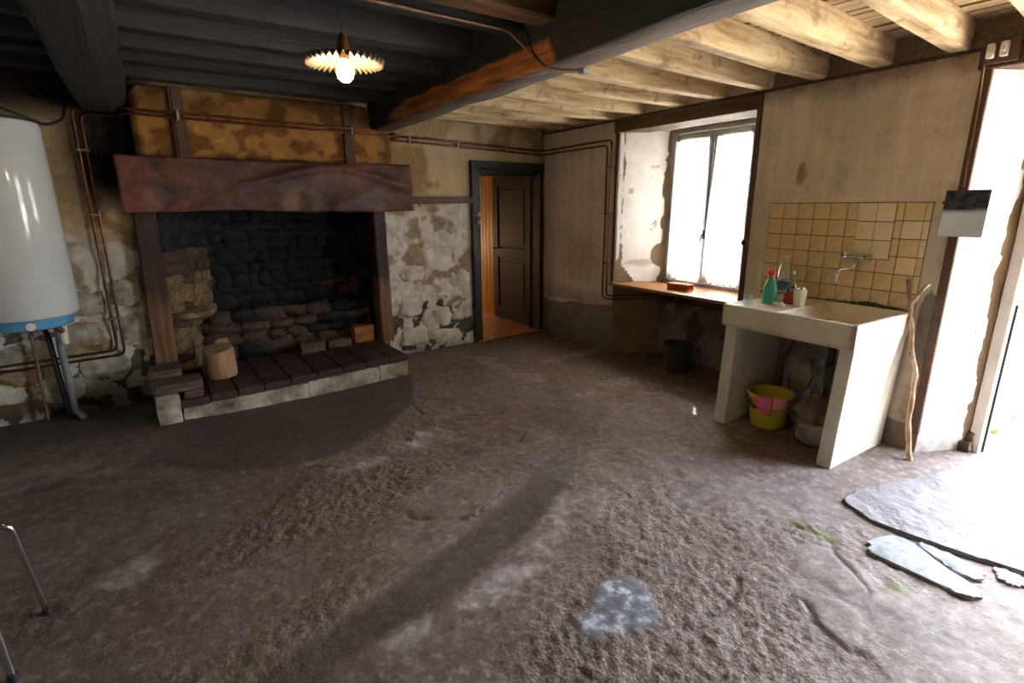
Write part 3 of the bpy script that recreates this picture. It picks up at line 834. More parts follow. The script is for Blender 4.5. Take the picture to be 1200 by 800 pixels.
# limewashed stones standing proud of the plaster beside the hearth
rg = random.Random(5)
for (cx, cz, w, h) in ((2.64, 0.98, .36, .27), (2.33, 0.86, .26, .16), (2.90, 0.76, .26, .18), (2.60, 0.66, .34, .16), (2.30, 0.50, .24, .2), (2.60, 0.36, .36, .22), (2.90, 0.40, .24, .22), (2.32, 0.18, .3, .2), (2.72, 0.12, .34, .18)):
    mb = MB(); mb.rough(cx - w / 2, cx + w / 2, 5.030, 5.14, cz - h / 2, cz + h / 2, 3, 0.012, int(cx * 100 + cz * 10), 0.62)
    put('stone', mb, 'lime_block', wall_back, sm=True)
for (cx, cz, w, h) in ((-0.45, 0.60, .34, .2), (-0.08, 0.62, .2, .22), (-0.78, 0.50, .3, .18), (-0.32, 0.36, .34, .2), (-0.95, 0.24, .3, .16), (-0.62, 0.22, .3, .2), (-0.10, 0.9, .22, .2), (-0.36, 0.84, .26, .18)):
    mb = MB(); mb.rough(cx - w / 2, cx + w / 2, 5.034, 5.14, cz - h / 2, cz + h / 2, 3, 0.012, int(cx * 100 + cz * 10) + 900, 0.62)
    put('stone', mb, 'whitewashed_stone', wall_back, sm=True)

# right wall (own frame: x into the wall, y = -distance from corner)
wall_right = setting('wall_right', (0, 0, 0), M_R)
WS0, WS1, WZ = 1.28, 2.74, 2.21            # window niche
ES0, ES1, EZ = 4.08, 5.75, 2.22            # entrance
U = span(-0.02, 6.8, 0.025, WS0, WS1, ES0, ES1); V = span(-0.05, 2.75, 0.025, WZ, EZ)
RH = [(WS0, WS1, -1, WZ), (ES0, ES1, -1, EZ)]


def right_fn(s, z):
    d = (fbm(s * 1.4, z * 1.4, 51, 3) - 0.5) * 0.02 + (fbm(s * 9, z * 9, 52, 3) - 0.5) * 0.010
    low = smooth(1.0, 0.3, z)
    d = d + (fbm(s * 5, z * 5, 53, 3) - 0.5) * 0.03 * low
    flat = blob(s, z, 3.42, 1.22, 0.62, 0.42, 0, 0.2)
    d = d * edge_fade(s, z, RH) * (1 - flat)
    return -d, -s, z


def right_masks(s, z):
    n = fbm(s * 2.4, z * 2.4, 61, 5); n2 = fbm(s * 8, z * 8, 63, 4)
    cem = smooth(0.52, 0.44, z + (n - 0.5) * 0.16 + (s - 0.6) * -0.03) * (s < 1.3)
    cem = np.maximum(cem, blob(s, z, 4.03, 0.75, 0.07, 0.28, 0.1) * 0.9)
    cem = np.maximum(cem, smooth(0.25, 0.1, z) * (s > 3.85))
    st = smooth(0.56, 0.66, n2) * 0.25
    st = np.maximum(st, smooth(2.15, 2.34, z + (n - 0.5) * .2) * 0.8 * (s > 2.7))
    st = np.maximum(st, blob(s, z, 3.12, 1.74, 0.035, 0.08) * 0.9)
    st = np.maximum(st, blob(s, z, 0.75, 0.95, 0.35, 0.3, 0, 0.9) * 0.5)
    st = np.maximum(st, smooth(0.75, 0.5, z) * smooth(0.40, 0.5, z) * 0.6 * (s < 1.3))
    st = np.maximum(st, smooth(3.9, 4.0, s) * smooth(0.9, 0.3, z) * 0.8)
    st = np.maximum(st, smooth(0.10, 0.02, s) * smooth(0.4, 0.5, n2) * 0.8)
    soot_dark = smooth(0.12, 0.0, s) * 0.3 * smooth(1.5, 2.2, z) + smooth(0.5, 0.05, z) * 0.35 * (s < 3)
    soot_dark = soot_dark + smooth(2.31, 2.36, z) * 0.42
    soot_dark = np.maximum(soot_dark, smooth(3.05, 3.12, s) * smooth(3.92, 3.86, s) * smooth(0.80, 0.66, z) * (0.45 + 0.2 * smooth(.4, .6, n2)))  # wall toned darker in the space under the sink
    return soot_dark, 0 * s, st, cem


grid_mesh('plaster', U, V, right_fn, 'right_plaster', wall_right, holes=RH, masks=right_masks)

# window niche: splayed plaster sides, cement below, soffit above
ND, NS0, NS1 = 0.45, 1.56, 2.50


def niche_left(u, v_):            # u 0..1 along the depth
    d = (fbm(u * 4, v_ * 8, 71, 3) - 0.5) * 0.02 * smooth(0, .1, u) * smooth(1, .9, u)
    return u * ND, -(WS0 + u * (NS0 - WS0) + d), v_ * 1.008


def niche_masks(u, v_):
    n2 = fbm(u * 4, v_ * 9, 73, 4)
    cem = np.maximum(smooth(0.86, 0.93, u + (n2 - 0.5) * 0.2), blob(u, v_, 0.9, 1.03, 0.2, 0.12))
    cem = np.maximum(cem, poly_soft(u, v_, [(0, 0.74), (0.45, 0.74), (0.02, 1.0)], 0.03))
    cem = np.maximum(cem, (smooth(0.2, 0.1, u + (n2 - 0.5) * .16) * smooth(0.05, 0.12, u)) * 0.7)
    st = blob(u, v_, 0.5, 0.95, 0.3, 0.04) * 0.6 + smooth(0.76, 0.80, n2) * 0.7
    low = v_ < 0.735
    return np.where(low, 0.08, 0), 0 * u, np.where(low, 0.15 + 0.4 * smooth(0.5, 0.6, n2), st), np.where(low, 1.0, cem)


un = span(0, 1, 0.06); vn_ = span(-0.05, WZ, 0.03, 0.735)
grid_mesh('window_reveal', un, vn_, niche_left, 'reveal_plaster', wall_right, masks=niche_masks)
grid_mesh('window_reveal', un, vn_, lambda u, v_: (u * ND, -(WS1 + u * (NS1 - WS1)), v_ * 1.008), 'reveal_plaster', wall_right, masks=lambda u, v_: (0 * u, 0 * u, 0 * u + .2, np.where(v_ < 0.735, 1.0, 0)))
grid_mesh('niche_wall', span(NS0 - .02, NS1 + .02, 0.03), span(-0.05, 0.75, 0.03),
          lambda s, z: (ND - 0.02 - (fbm(s * 7, z * 7, 75, 3) - 0.5) * 0.03, -s, z), 'niche_plaster', wall_right,
          masks=lambda s, z: (smooth(0.55, 0.40, fbm(s * 5, z * 5, 76, 4)) * 0.4, 0 * s, smooth(0.5, 0.6, fbm(s * 6, z * 6, 78, 4)) * .8, 0 * s + .8))
mb = MB(); mb.quad((0, -WS0 + .02, WZ - 0.0), (0, -WS1 - .02, WZ), (ND, -NS1 - .02, WZ + 0.02), (ND, -NS0 + .02, WZ + 0.02))
put('window_soffit', mb, 'window_paint', wall_right)
mb = MB(); mb.box(-0.015, 0.25, -2.76, -1.22, WZ, 2.315, 0.006)
put('window_lintel', mb, 'lintel_wood', wall_right)
mb = MB(); mb.box(-0.012, 0.10, -5.0, -0.0, 2.318, 2.338, 0.004)
put('wall_plate', mb, 'brown_wood', wall_right)
for s0, s1, z0, z1, w in ((1.245, 1.29, 0.72, 2.215, 0.012), (2.735, 2.775, 0.76, 2.32, 0.018)):
    mb = MB(); mb.box(-w, 0.04, -s1, -s0, z0, z1, 0.006)
    put('corner_board', mb, 'brown_wood', wall_right)

# entrance reveals (splayed), soffit and outer post
door_2 = setting('door_2', (0, -4.08, 0), M_R)
RD = 0.38


def rev_fn(u, v_):
    d = (fbm(u * 5, v_ * 6, 81, 3) - 0.5) * 0.02 * smooth(0, .1, u)
    return u * RD, -(ES0 + u * 0.19 + d), v_


def rev_masks(u, v_):
    n2 = fbm(u * 5, v_ * 5, 83, 5)
    rot = smooth(0.70, 0.76, u + (n2 - 0.5) * 0.25) * smooth(0.98, 0.93, u + (n2 - .5) * .1)
    spots = smooth(0.70, 0.74, n2) * 0.6
    return 0 * u, 0 * u, np.maximum(rot * 0.6, np.maximum(spots, smooth(0.2, 0.05, v_) * 0.5)), rot


grid_mesh('door_reveal', span(0, 1, 0.04), span(-0.05, EZ, 0.02), rev_fn, 'reveal_plaster', door_2, masks=rev_masks)
mb = MB(); mb.quad((0, -ES1, -0.05), (0, -ES1, EZ), (RD, -ES1 + 0.12, EZ), (RD, -ES1 + 0.12, -0.05))
put('door_reveal', mb, 'plain_plaster', door_2)
mb = MB(); mb.box(-0.03, 0.40, -ES1 - .1, -ES0 + 0.06, EZ, 2.325, 0.006)
put('door_lintel', mb, 'brown_wood', door_2)
mb = MB(); mb.box(-0.016, 0.012, -ES0 - 0.004, -ES0 + 0.045, 0.12, EZ, 0.004)
put('door_trim', mb, 'red_brown_paint', door_2)
mb = MB(); mb.box(0.31, 0.375, -4.305, -4.245, -0.03, EZ, 0.004)
put('door_post', mb, 'white_painted_wood', door_2)
mb = MB(); mb.box(0.362, 0.380, -4.318, -4.306, -0.03, 0.95, 0.002)
put('draught_strip', mb, 'black_metal', door_2)
for a in ((0.26, 0.34, -4.27, -4.19, 0.0, 0.07), (0.30, 0.36, -4.27, -4.215, 0.05, 0.13)):
    mb = MB(); mb.rough(*a, cuts=2, amp=0.006, seed=int(a[0] * 100), rnd=0.4)
    put('stone', mb, 'brown_stone', door_2, sm=True)

# far sides of the room, out of the photograph's frame
wall_left = setting('wall_left', (-1.5, 1.7, 0))
grid_mesh('plaster', span(-1.7, 5.2, 0.06), span(-0.05, 2.75, 0.03), lambda u, v_: (-1.5 + (fbm(u * 3, v_ * 3, 141, 3) - .5) * .02, u, v_), 'whitewash', wall_left,
          masks=lambda u, v_: (smooth(1.80, 1.86, v_ + (fbm(u * 2, v_ * 2, 143, 3) - .5) * .06) * 0.95, 0 * u, smooth(0.6, 0.1, v_) * 0.6, 0 * u))  # upper band darkened so that the mirror shows a dark top
wall_front = setting('wall_front', (1.3, -1.7, 0))
mb = MB(); mb.quad((-1.5, -1.7, -0.05), (4.6, -1.7, -0.05), (4.6, -1.7, 2.75), (-1.5, -1.7, 2.75)); put('plaster', mb, 'whitewash', wall_front)

# ---- ceiling
ceiling = setting('ceiling', (1.3, 1.7, 2.55))
mb = MB(); mb.box(-1.7, 4.75, -1.9, 5.75, 2.60, 2.68); put('attic_floor', mb, 'black_board', ceiling)


def beam_line(y):                      # left and right underside edges of the main beam
    t_ = (y - 1.0) / 3.8
    return 1.70 + 0.19 * t_, 1.915 + 0.20 * t_


ys = np.concatenate([np.linspace(-1.69, 4.84, 60)])
bm = bmesh.new(); rings = []
rg = random.Random(3)
for y in ys:
    l, r = beam_line(y); j = lambda a: (mnoise.noise(Vector((a, y * 2.3, 0.3)))) * 0.012
    zb = 2.20 + j(1)
    prof = [(l + j(2), zb + 0.045 + j(9)), (l + 0.022, zb + 0.008), (l + 0.06, zb), ((l + r) / 2, zb + j(3) * .5), (r - 0.03, zb), (r + j(4), zb + 0.02), (r + j(5), 2.40), (r, 2.60), (l, 2.60), (l + j(6), 2.46), (l + j(7) * 1.3, 2.36), (l + j(8) * 1.2, 2.29)]
    rings.append([bm.verts.new((x, y, z)) for x, z in prof])
for a, b in zip(rings, rings[1:]):
    for k in range(len(a)): bm.faces.new((a[k], a[(k + 1) % len(a)], b[(k + 1) % len(a)], b[k]))
bm.faces.new(rings[0]); bm.faces.new(rings[-1])
o = put('main_beam', bm, 'main_beam_wood', ceiling, sm=True)


def beam_mask(x, y, z):
    l = 1.70 + 0.19 * (y - 1.0) / 3.8
    orange = smooth(2.33, 2.27, z) * smooth(2.0, 2.25, y) * smooth(4.6, 4.0, y) * (x < l + 0.05) * 1.0
    und = ((z < 2.215) & (x > l + 0.03)) | (x > l + 0.15)
    return orange, und * 1.0, 0 * x, 0 * x + 1


set_mask(o, beam_mask)

bm = bmesh.new(); rings = []
for y in np.linspace(-1.69, 4.9, 50):
    j = lambda a: mnoise.noise(Vector((a, y * 1.7, 4.3))) * 0.02
    t_ = (y + 1.7) / 6.6
    l, r = -0.27 + 0.10 * t_, 0.0 + 0.13 * t_
    prof = [(l + j(1), 2.34), (l + 0.015 + j(2) * .5, 2.225), (l + 0.045 + j(4) * .5, 2.20), (r - 0.11 + j(5) * .5, 2.203), (r - 0.095 + j(3) * .5, 2.212), (r - 0.01 + j(6), 2.262), (r + j(7) * .5, 2.34), (r, 2.60), (l, 2.60)]
    rings.append([bm.verts.new((x, y, z)) for x, z in prof])
for a, b in zip(rings, rings[1:]):
    for k in range(len(a)): bm.faces.new((a[k], a[(k + 1) % len(a)], b[(k + 1) % len(a)], b[k]))
bm.faces.new(rings[0]); bm.faces.new(rings[-1])
put('tie_beam', bm, 'black_beam', ceiling)


def joist(x0, y0, x1, y1, w, zb0, zb1, zt, mat, seed):
    """waney joist between two points of its lower viewer-side edge"""
    bm = bmesh.new(); rings = []; n = 14
    for i in range(n + 1):
        t_ = i / n; x = x0 + (x1 - x0) * t_; y = y0 + (y1 - y0) * t_; zb = zb0 + (zb1 - zb0) * t_
        j = lambda a: mnoise.noise(Vector((x * 2.2, a * 3.1, seed * 1.7))) * 0.012
        bow = -0.010 * math.sin(PI * t_)
        prof = [(y + j(1), zb + 0.012 + bow), (y + 0.012 + j(2) * .5, zb + bow + j(3) * .4), (y + w - 0.014, zb + bow + j(4) * .5), (y + w + j(5), zb + 0.014 + bow), (y + w, zt), (y, zt), (y + j(6), (zb + zt) / 2)]
        rings.append([bm.verts.new((x, yy, zz)) for yy, zz in prof])
    for a, b in zip(rings, rings[1:]):
        for k in range(len(a)): bm.faces.new((a[k], a[(k + 1) % len(a)], b[(k + 1) % len(a)], b[k]))
    bm.faces.new(rings[0]); bm.faces.new(rings[-1])
    return put('joist', bm, mat, ceiling, sm=True)


for i, s in enumerate((5.5, 5.1, 4.72, 4.34, 3.962, 3.589, 3.207, 2.836, 2.448, 2.06, 1.62, 1.207, 0.80, 0.40)):
    yw = OY - s * 0.9985; xw = OX - s * 0.054
    dy = -0.10 * smooth(2.4, 4.0, s)
    yb = yw + float(dy)
    joist(xw + 0.05, yw, beam_line(yb)[1] - 0.02, yb, 0.105, 2.338, 2.335 + 0.01 * math.sin(i * 2.1), 2.475, 'cream_joist', i + 1)
for i, y in enumerate((4.46, 4.03, 3.66, 3.26, 2.87, 2.35, 2.09, 1.66, 1.2, 0.8, 0.4, 0.0, -0.4, -0.8, -1.2)):
    joist(beam_line(y)[0] + 0.02, y, -1.5, y - 0.0, 0.13, 2.385 + 0.012 * math.sin(i * 1.7), 2.385, 2.54, 'brown_joist' if i in (6, 8) else 'black_joist', i + 40)
rg = random.Random(11)
x = 1.88; k = 0
while x < 4.05:
    w = rg.uniform(0.055, 0.085); gap = rg.choice((0.005, 0.010, 0.016, 0.026))
    z = 2.474 + rg.uniform(0, 0.008)
    mb = MB(); mb.hexa([(x, -1.69, z), (x + w, -1.69, z), (x + w + rg.uniform(-.008, .004), 5.04, z), (x + rg.uniform(-.004, .008), 5.04, z)] +
                       [(x, -1.69, z + 0.02), (x + w, -1.69, z + 0.02), (x + w, 5.04, z + 0.02), (x, 5.04, z + 0.02)])
    put('board', mb, 'cream_board', ceiling); x += w + gap; k += 1
x = -1.5
while x < 1.72:
    w = rg.uniform(0.13, 0.19)
    z = 2.54 + rg.uniform(0, 0.006)
    mb = MB(); mb.box(x, min(x + w, 1.8), -1.69, 5.04, z, z + 0.025)
    put('board', mb, 'black_board', ceiling); x += w + rg.choice((0.002, 0.004, 0.007))

# ---- window
window_1 = setting('window_1', (ND, -2.03, 0.76), M_R)
mb = MB()
FZ0, FZ1 = 0.765, 2.245
mb.box(ND - 0.01, ND + 0.06, -NS0 - 0.045, -NS0 + 0.02, FZ0, FZ1, 0.004)
mb.box(ND - 0.01, ND + 0.06, -NS1 - 0.02, -NS1 + 0.045, FZ0, FZ1, 0.004)
mb.box(ND - 0.01, ND + 0.06, -NS1 + 0.04, -NS0 - 0.04, FZ1 - 0.06, FZ1, 0.004)
mb.box(ND - 0.01, ND + 0.06, -NS1 + 0.04, -NS0 - 0.04, FZ0, FZ0 + 0.03, 0.004)
put('window_frame', mb, 'window_paint', window_1)
mid = (NS0 + NS1) / 2
for a, b in ((NS0 + 0.045, mid - 0.004), (mid + 0.004, NS1 - 0.045)):
    mb = MB()
    z0, z1 = FZ0 + 0.034, FZ1 - 0.064
    mb.box(ND - 0.005, ND + 0.045, -a - 0.05, -a, z0, z1, 0.004); mb.box(ND - 0.005, ND + 0.045, -b, -b + 0.05, z0, z1, 0.004)
    mb.box(ND - 0.004, ND + 0.044, -b + 0.05, -a - 0.05, z0, z0 + 0.08, 0.004); mb.box(ND - 0.004, ND + 0.044, -b + 0.05, -a - 0.05, z1 - 0.055, z1, 0.004)
    mb.box(ND + 0.012, ND + 0.036, -b + 0.05, -a - 0.05, 1.46, 1.485, 0.003)
    sash = put('window_sash', mb, 'window_paint', window_1)
    for q0, q1 in ((z0 + 0.08, 1.46), (1.485, z1 - 0.055)):
        mb = MB(); mb.box(ND + 0.020, ND + 0.024, -b + 0.05, -a - 0.05, q0, q1)
        put('pane', mb, 'pane_glass', sash)
mb = MB(); mb.box(ND - 0.02, ND - 0.004, -mid - 0.02, -mid + 0.02, FZ0 + 0.04, FZ1 - 0.07, 0.005)
mb2 = put('meeting_stile', mb, 'window_paint', window_1)
mb = MB(); mb.tube([(ND - 0.028, -mid, 0.84), (ND - 0.028, -mid, 2.08)], 0.006, 8)
mb.box(ND - 0.045, ND - 0.02, -mid - 0.012, -mid + 0.012, 1.22, 1.30, 0.004)
mb.tube([(ND - 0.045, -mid, 1.26), (ND - 0.07, -mid, 1.26), (ND - 0.075, -mid + 0.01, 1.19)], 0.008, 8, fillet=0.01)
put('window_handle', mb, 'black_metal', window_1, sm=True)
mb = MB()
v = mb.hexa([(-0.035, -2.775, 0.733), (-0.035, -1.245, 0.728), (ND, -NS0 + 0.02, 0.733), (ND, -NS1 - 0.02, 0.733),
             (-0.035, -2.775, 0.760), (-0.035, -1.245, 0.756), (ND, -NS0 + 0.02, 0.764), (ND, -NS1 - 0.02, 0.764)])
put('window_sill', mb, 'sill_wood', window_1)

# ---- inner door and the passage behind it
door_1 = setting('door_1', (3.56, 5.05, 0))
mb = MB()
mb.box(DX0 - 0.01, DX0 + 0.095, 5.005, 5.24, -0.02, DZ, 0.005); mb.box(DX1 - 0.05, DX1 + 0.02, 5.005, 5.24, -0.02, DZ, 0.005)
mb.box(DX0 - 0.01, DX1 + 0.02, 5.0, 5.24, DZ - 0.075, DZ + 0.005, 0.005); mb.box(DX0 - 0.012, DX0 + 0.012, 4.995, 5.03, -0.02, DZ + 0.01, 0.004)
mb.box(DX0 + 0.09, DX1 - 0.045, 5.10, 5.24, DZ - 0.14, DZ - 0.07, 0.004)
put('door_frame', mb, 'dark_door_paint', door_1)
# leaf swung open into the passage, hinged at the right jamb
hx, hy = 4.03, 5.18
ang = math.radians(89); LW = 0.84

def leaf(mb, u0, u1, t0, t1, z0, z1, bev=0.004):
    vs = mb.box(u0, u1, t0, t1, z0, z1, bev)
    mb.move(vs, Matrix.Translation((hx, hy, 0)) @ Matrix.Rotation(ang, 4, 'Z'))

mb = MB()
for a in ((0, 0.11, 0, 0.04, 0.03, 1.90), (LW - 0.11, LW, 0, 0.04, 0.03, 1.90), (0.1, LW - 0.1, 0, 0.04, 0.03, 0.19), (0.1, LW - 0.1, 0, 0.04, 0.86, 1.00), (0.1, LW - 0.1, 0, 0.04, 1.78, 1.90)):
    leaf(mb, *a)
lf = put('door_leaf', mb, 'door_leaf_paint', door_1)
for z0, z1 in ((0.20, 0.85), (1.01, 1.77)):
    mb = MB(); leaf(mb, 0.105, LW - 0.105, 0.012, 0.028, z0 - .01, z1 + .01); leaf(mb, 0.14, LW - 0.14, 0.006, 0.034, z0 + 0.035, z1 - 0.035, 0.01)
    put('door_panel', mb, 'door_leaf_paint', lf)
mb = MB(); leaf(mb, LW - 0.075, LW - 0.055, 0.04, 0.085, 0.97, 0.99); mb.sphere((0, 0, 0), 0.001)
put('door_knob', mb, 'iron', lf)

wall_passage = setting('wall_passage', (4.2, 6.4, 0))
y = 5.28
i = 0
while y < 8.1:
    mb = MB(); mb.box(4.165, 4.185, y, y + 0.088, -0.02, 2.3, 0.006)
    put('pine_board', mb, 'pine', wall_passage); y += 0.09
x = 2.5
while x < 4.2:
    mb = MB(); mb.box(x, x + 0.088, 8.12, 8.14, -0.02, 2.3, 0.006); put('pine_board', mb, 'pine', wall_passage); x += 0.09
mb = MB(); mb.quad((2.5, 5.26, -0.02), (2.5, 8.2, -0.02), (2.5, 8.2, 2.3), (2.5, 5.26, 2.3)); mb.quad((2.5, 5.25, 2.3), (4.25, 5.25, 2.3), (4.25, 8.2, 2.3), (2.5, 8.2, 2.3))
mb.quad((4.05, 5.25, 0), (4.25, 5.25, 0), (4.25, 5.25, 2.3), (4.05, 5.25, 2.3)); mb.quad((2.5, 5.25, 0), (3.06, 5.25, 0), (3.06, 5.25, 2.3), (2.5, 5.25, 2.3))
mb.quad((3.0, 5.245, DZ), (4.1, 5.245, DZ), (4.1, 5.245, 2.3), (3.0, 5.245, 2.3))
put('plaster', mb, 'plain_plaster', wall_passage)
floor_passage = setting('floor_passage', (3.4, 6.5, 0))
x = 2.5
while x < 4.2:
    mb = MB(); mb.box(x, min(x + 0.118, 4.2), 4.99 if 3.1 < x + .06 < 4.05 else 5.25, 8.15, -0.04, 0.012, 0.003); put('floor_board', mb, 'orange_parquet', floor_passage); x += 0.12
lp = bpy.data.lights.new('passage_fill', 'POINT'); lp.energy = 5; lp.color = (1.0, 0.72, 0.42); lp.shadow_soft_size = 0.06  # unseen fill light, added to warm the passage boards
lo = bpy.data.objects.new('passage_fill', lp); COL.objects.link(lo); lo.location = (3.4, 7.95, 0.9)

# ---- outdoors
yard = setting('floor_courtyard', (9, 0, -0.06))
mb = MB(); mb.box(4.42, 40, -20, 25, -0.3, -0.05); put('gravel', mb, 'gravel', yard)
mb = MB(); mb.hexa([(4.2, -1.2, -0.3), (4.75, -1.2, -0.3), (4.75, 0.95, -0.3), (4.2, 0.95, -0.3), (4.2, -1.2, -0.012), (4.75, -1.2, -0.03), (4.75, 0.95, -0.03), (4.2, 0.95, -0.012)])
put('doorstep', mb, 'slab_stone', yard)

# ================================================================== THE FIREPLACE
fire = thing('fireplace', 'wide old stone fireplace with ochre plaster hood, dark posts and sooty hearth', 'fireplace', (1.02, 4.9, 0))


def tilt(x):                     # the hearth top rises a little to the right
    return 0.168 + 0.026 * x


mb = MB(); mb.hexa([(0.13, 4.385, -0.02), (1.90, 4.385, -0.02), (1.95, 5.58, -0.02), (0.13, 5.58, -0.02), (0.13, 4.385, tilt(0.13) - 0.03), (1.90, 4.385, tilt(1.9) - 0.03), (1.95, 5.58, tilt(1.95) - 0.03), (0.13, 5.58, tilt(0.13) - 0.03)])
put('hearth_bed', mb, 'mortar', fire)
rg = random.Random(21); x = 0.115; i = 0
for w in (0.905, 0.62, 0.275):
    mb = MB(); mb.rough(x, x + w - 0.004, 4.355, 4.44, -0.03, tilt(x + w / 2) - 0.063 + rg.uniform(-0.006, 0.004), 5, 0.005, i + 60, 0.03)
    put('hearth_stone', mb, 'whitewashed_stone', fire, sm=True); x += w; i += 1
x = 0.10
while x < 1.90:
    w = min(rg.uniform(0.19, 0.215), 1.915 - x)
    for r in range(6):
        y0 = 4.352 + r * 0.2 if r else 4.345; y1 = 4.352 + (r + 1) * 0.2 - 0.006
        z = tilt(x + w / 2) + rg.uniform(-0.004, 0.003); th = 0.062 if r == 0 else 0.03
        mb = MB(); mb.box(x, x + w - 0.007, y0, y1, z - th, z, 0.004)
        put('hearth_tile', mb, 'hearth_tile', fire)
    x += w
# firebox shell behind the stones
mb = MB()
mb.quad((0.0, 5.66, 0), (2.4, 5.66, 0), (2.4, 5.66, 2.6), (0.0, 5.66, 2.6))
mb.quad((0.10, 5.02, 0), (0.10, 5.70, 0), (0.10, 5.70, 2.6), (0.10, 5.02, 2.6))
mb.quad((2.02, 5.02, 0), (2.02, 5.70, 0), (2.02, 5.70, 2.6), (2.02, 5.02, 2.6))
mb.quad((0.0, 4.9, 2.58), (2.4, 4.9, 2.58), (2.4, 5.7, 2.58), (0.0, 5.7, 2.58))
mb.quad((0.0, 4.9, 0.06), (2.1, 4.9, 0.06), (2.1, 5.7, 0.06), (0.0, 5.7, 0.06))
put('firebox', mb, 'mortar', fire)
VAR = []
for k in range(6):
    mb = MB(); mb.rough(-0.5, 0.5, -0.5, 0.5, -0.5, 0.5, 1, 0.085, 300 + k, 0.30)
    VAR.append(mb.bm)
VME = []
for k, b_ in enumerate(VAR):
    me = bpy.data.meshes.new('fire_stone'); bmesh.ops.recalc_face_normals(b_, faces=b_.faces[:]); b_.to_mesh(me); b_.free()
    me.polygons.foreach_set('use_smooth', [True] * len(me.polygons)); me.materials.append(MATS['soot_stone']); VME.append(me)
F0 = FRAME[fire][1]


def fstone(cx, cy, cz, sx, sy, sz, rz, mat, name='stone'):
    o = bpy.data.objects.new(name, VME[rg.randrange(6)]); COL.objects.link(o); o.parent = fire
    o.location = Vector((cx, cy, cz)) - F0; o.scale = (sx, sy, sz); o.rotation_euler = (rg.uniform(-.1, .1), rg.uniform(-.16, .16), rz + rg.uniform(-.12, .12))
    o.material_slots[0].link = 'OBJECT'; o.material_slots[0].material = MATS[mat]
    return o


def rubble(p0, p1, z0, z1, matfn, wr=(0.09, 0.25), hr=(0.07, 0.13), depth=0.14, skip=None):
    p0 = Vector(p0); p1 = Vector(p1); L = (p1 - p0).length; d = (p1 - p0) / L; rz = math.atan2(d.y, d.x)
    z = z0
    while z < z1:
        h = rg.uniform(*hr); u = -rg.uniform(0, 0.08)
        while u < L:
            w = rg.uniform(*wr); c = p0 + d * (u + w / 2)
            if not (skip and skip(c.x, z + h / 2)):
                fstone(c.x, c.y + rg.uniform(-.015, .015), z + h / 2, w * 1.10, depth, h * rg.uniform(1.02, 1.22), rz, matfn(c.x, z + h / 2))
            u += w
        z += h


arch = lambda x, z: ((x - 1.80) / 0.17) ** 2 + ((z - 1.08) / 0.34) ** 2 < 1
rubble((0.42, 5.58), (1.96, 5.62), 0.52, 1.75, lambda x, z: 'orange_stone' if (abs(x - 1.62) < .10 and 0.6 < z < .82 and rg.random() < .6) or (x > 1.7 and .6 < z < .8) else 'soot_stone', skip=arch)
rubble((0.45, 5.36), (1.97, 5.36), 0.19, 0.54, lambda x, z: 'brown_stone' if rg.random() < .75 else 'soot_stone', (0.16, 0.30), (0.09, 0.13), 0.22)
rubble((0.17, 5.10), (0.46, 5.52), 0.2, 1.75, lambda x, z: 'ochre_stone' if z < 1.0 and rg.random() < .85 else ('brown_stone' if z < 1.2 else 'soot_stone'))
rubble((1.99, 5.10), (1.99, 5.55), 0.2, 1.75, lambda x, z: 'soot_stone')
# worn ledge stone on the left cheek
bm = bmesh.new(); mbx = MB(); mbx.bm.free(); mbx.bm = bm
vs = mbx.lathe([(0.02, -0.045), (0.15, -0.045), (0.20, -0.01), (0.195, 0.03), (0.15, 0.045), (0.02, 0.05)], (0.30, 5.22, 0.66), 18)
put('ledge_stone', bm, 'ochre_stone', fire, sm=True)
# posts
for (xb0, xb1, xt0, xt1, zb) in ((-0.005, 0.155, 0.035, 0.185, 0.30), (1.915, 2.04, 1.905, 2.03, 0.205)):
    bm = bmesh.new(); rings = []
    for i in range(15):
        t_ = i / 14; z = zb + (1.56 - zb) * t_; a = xb0 + (xt0 - xb0) * t_; b = xb1 + (xt1 - xb1) * t_; j = mnoise.noise(Vector((a * 9, 0, z * 5))) * 0.006
        rings.append([bm.verts.new(p) for p in ((a + j, 4.945, z), (a + 0.012 + j, 4.93, z), (b - 0.012 + j, 4.93, z), (b + j, 4.945, z), (b + j, 5.09, z), (a + j, 5.09, z))])
    for p, q in zip(rings, rings[1:]):
        for k in range(6): bm.faces.new((p[k], p[(k + 1) % 6], q[(k + 1) % 6], q[k]))
    bm.faces.new(rings[0]); bm.faces.new(rings[-1])
    o = put('post', bm, 'post_wood', fire)
    set_mask(o, lambda x, y, z: (smooth(0.86, 0.80, z), 0 * x, 0 * x, 0 * x + 1))
mb = MB(); mb.box(-0.01, 2.235, 4.87, 5.07, 1.535, 1.885, 0.01); put('mantel_beam', mb, 'black_beam', fire)
mb = MB(); mb.box(-0.015, 2.245, 4.825, 5.06, 1.885, 1.905, 0.005); put('mantel_shelf', mb, 'brown_wood', fire)


def hood_top(x):
    l = smooth(0.22, 0.12, x); r = smooth(1.82, 2.12, x)
    return 2.41 - 0.07 * l ** 2 - 0.17 * r ** 1.5


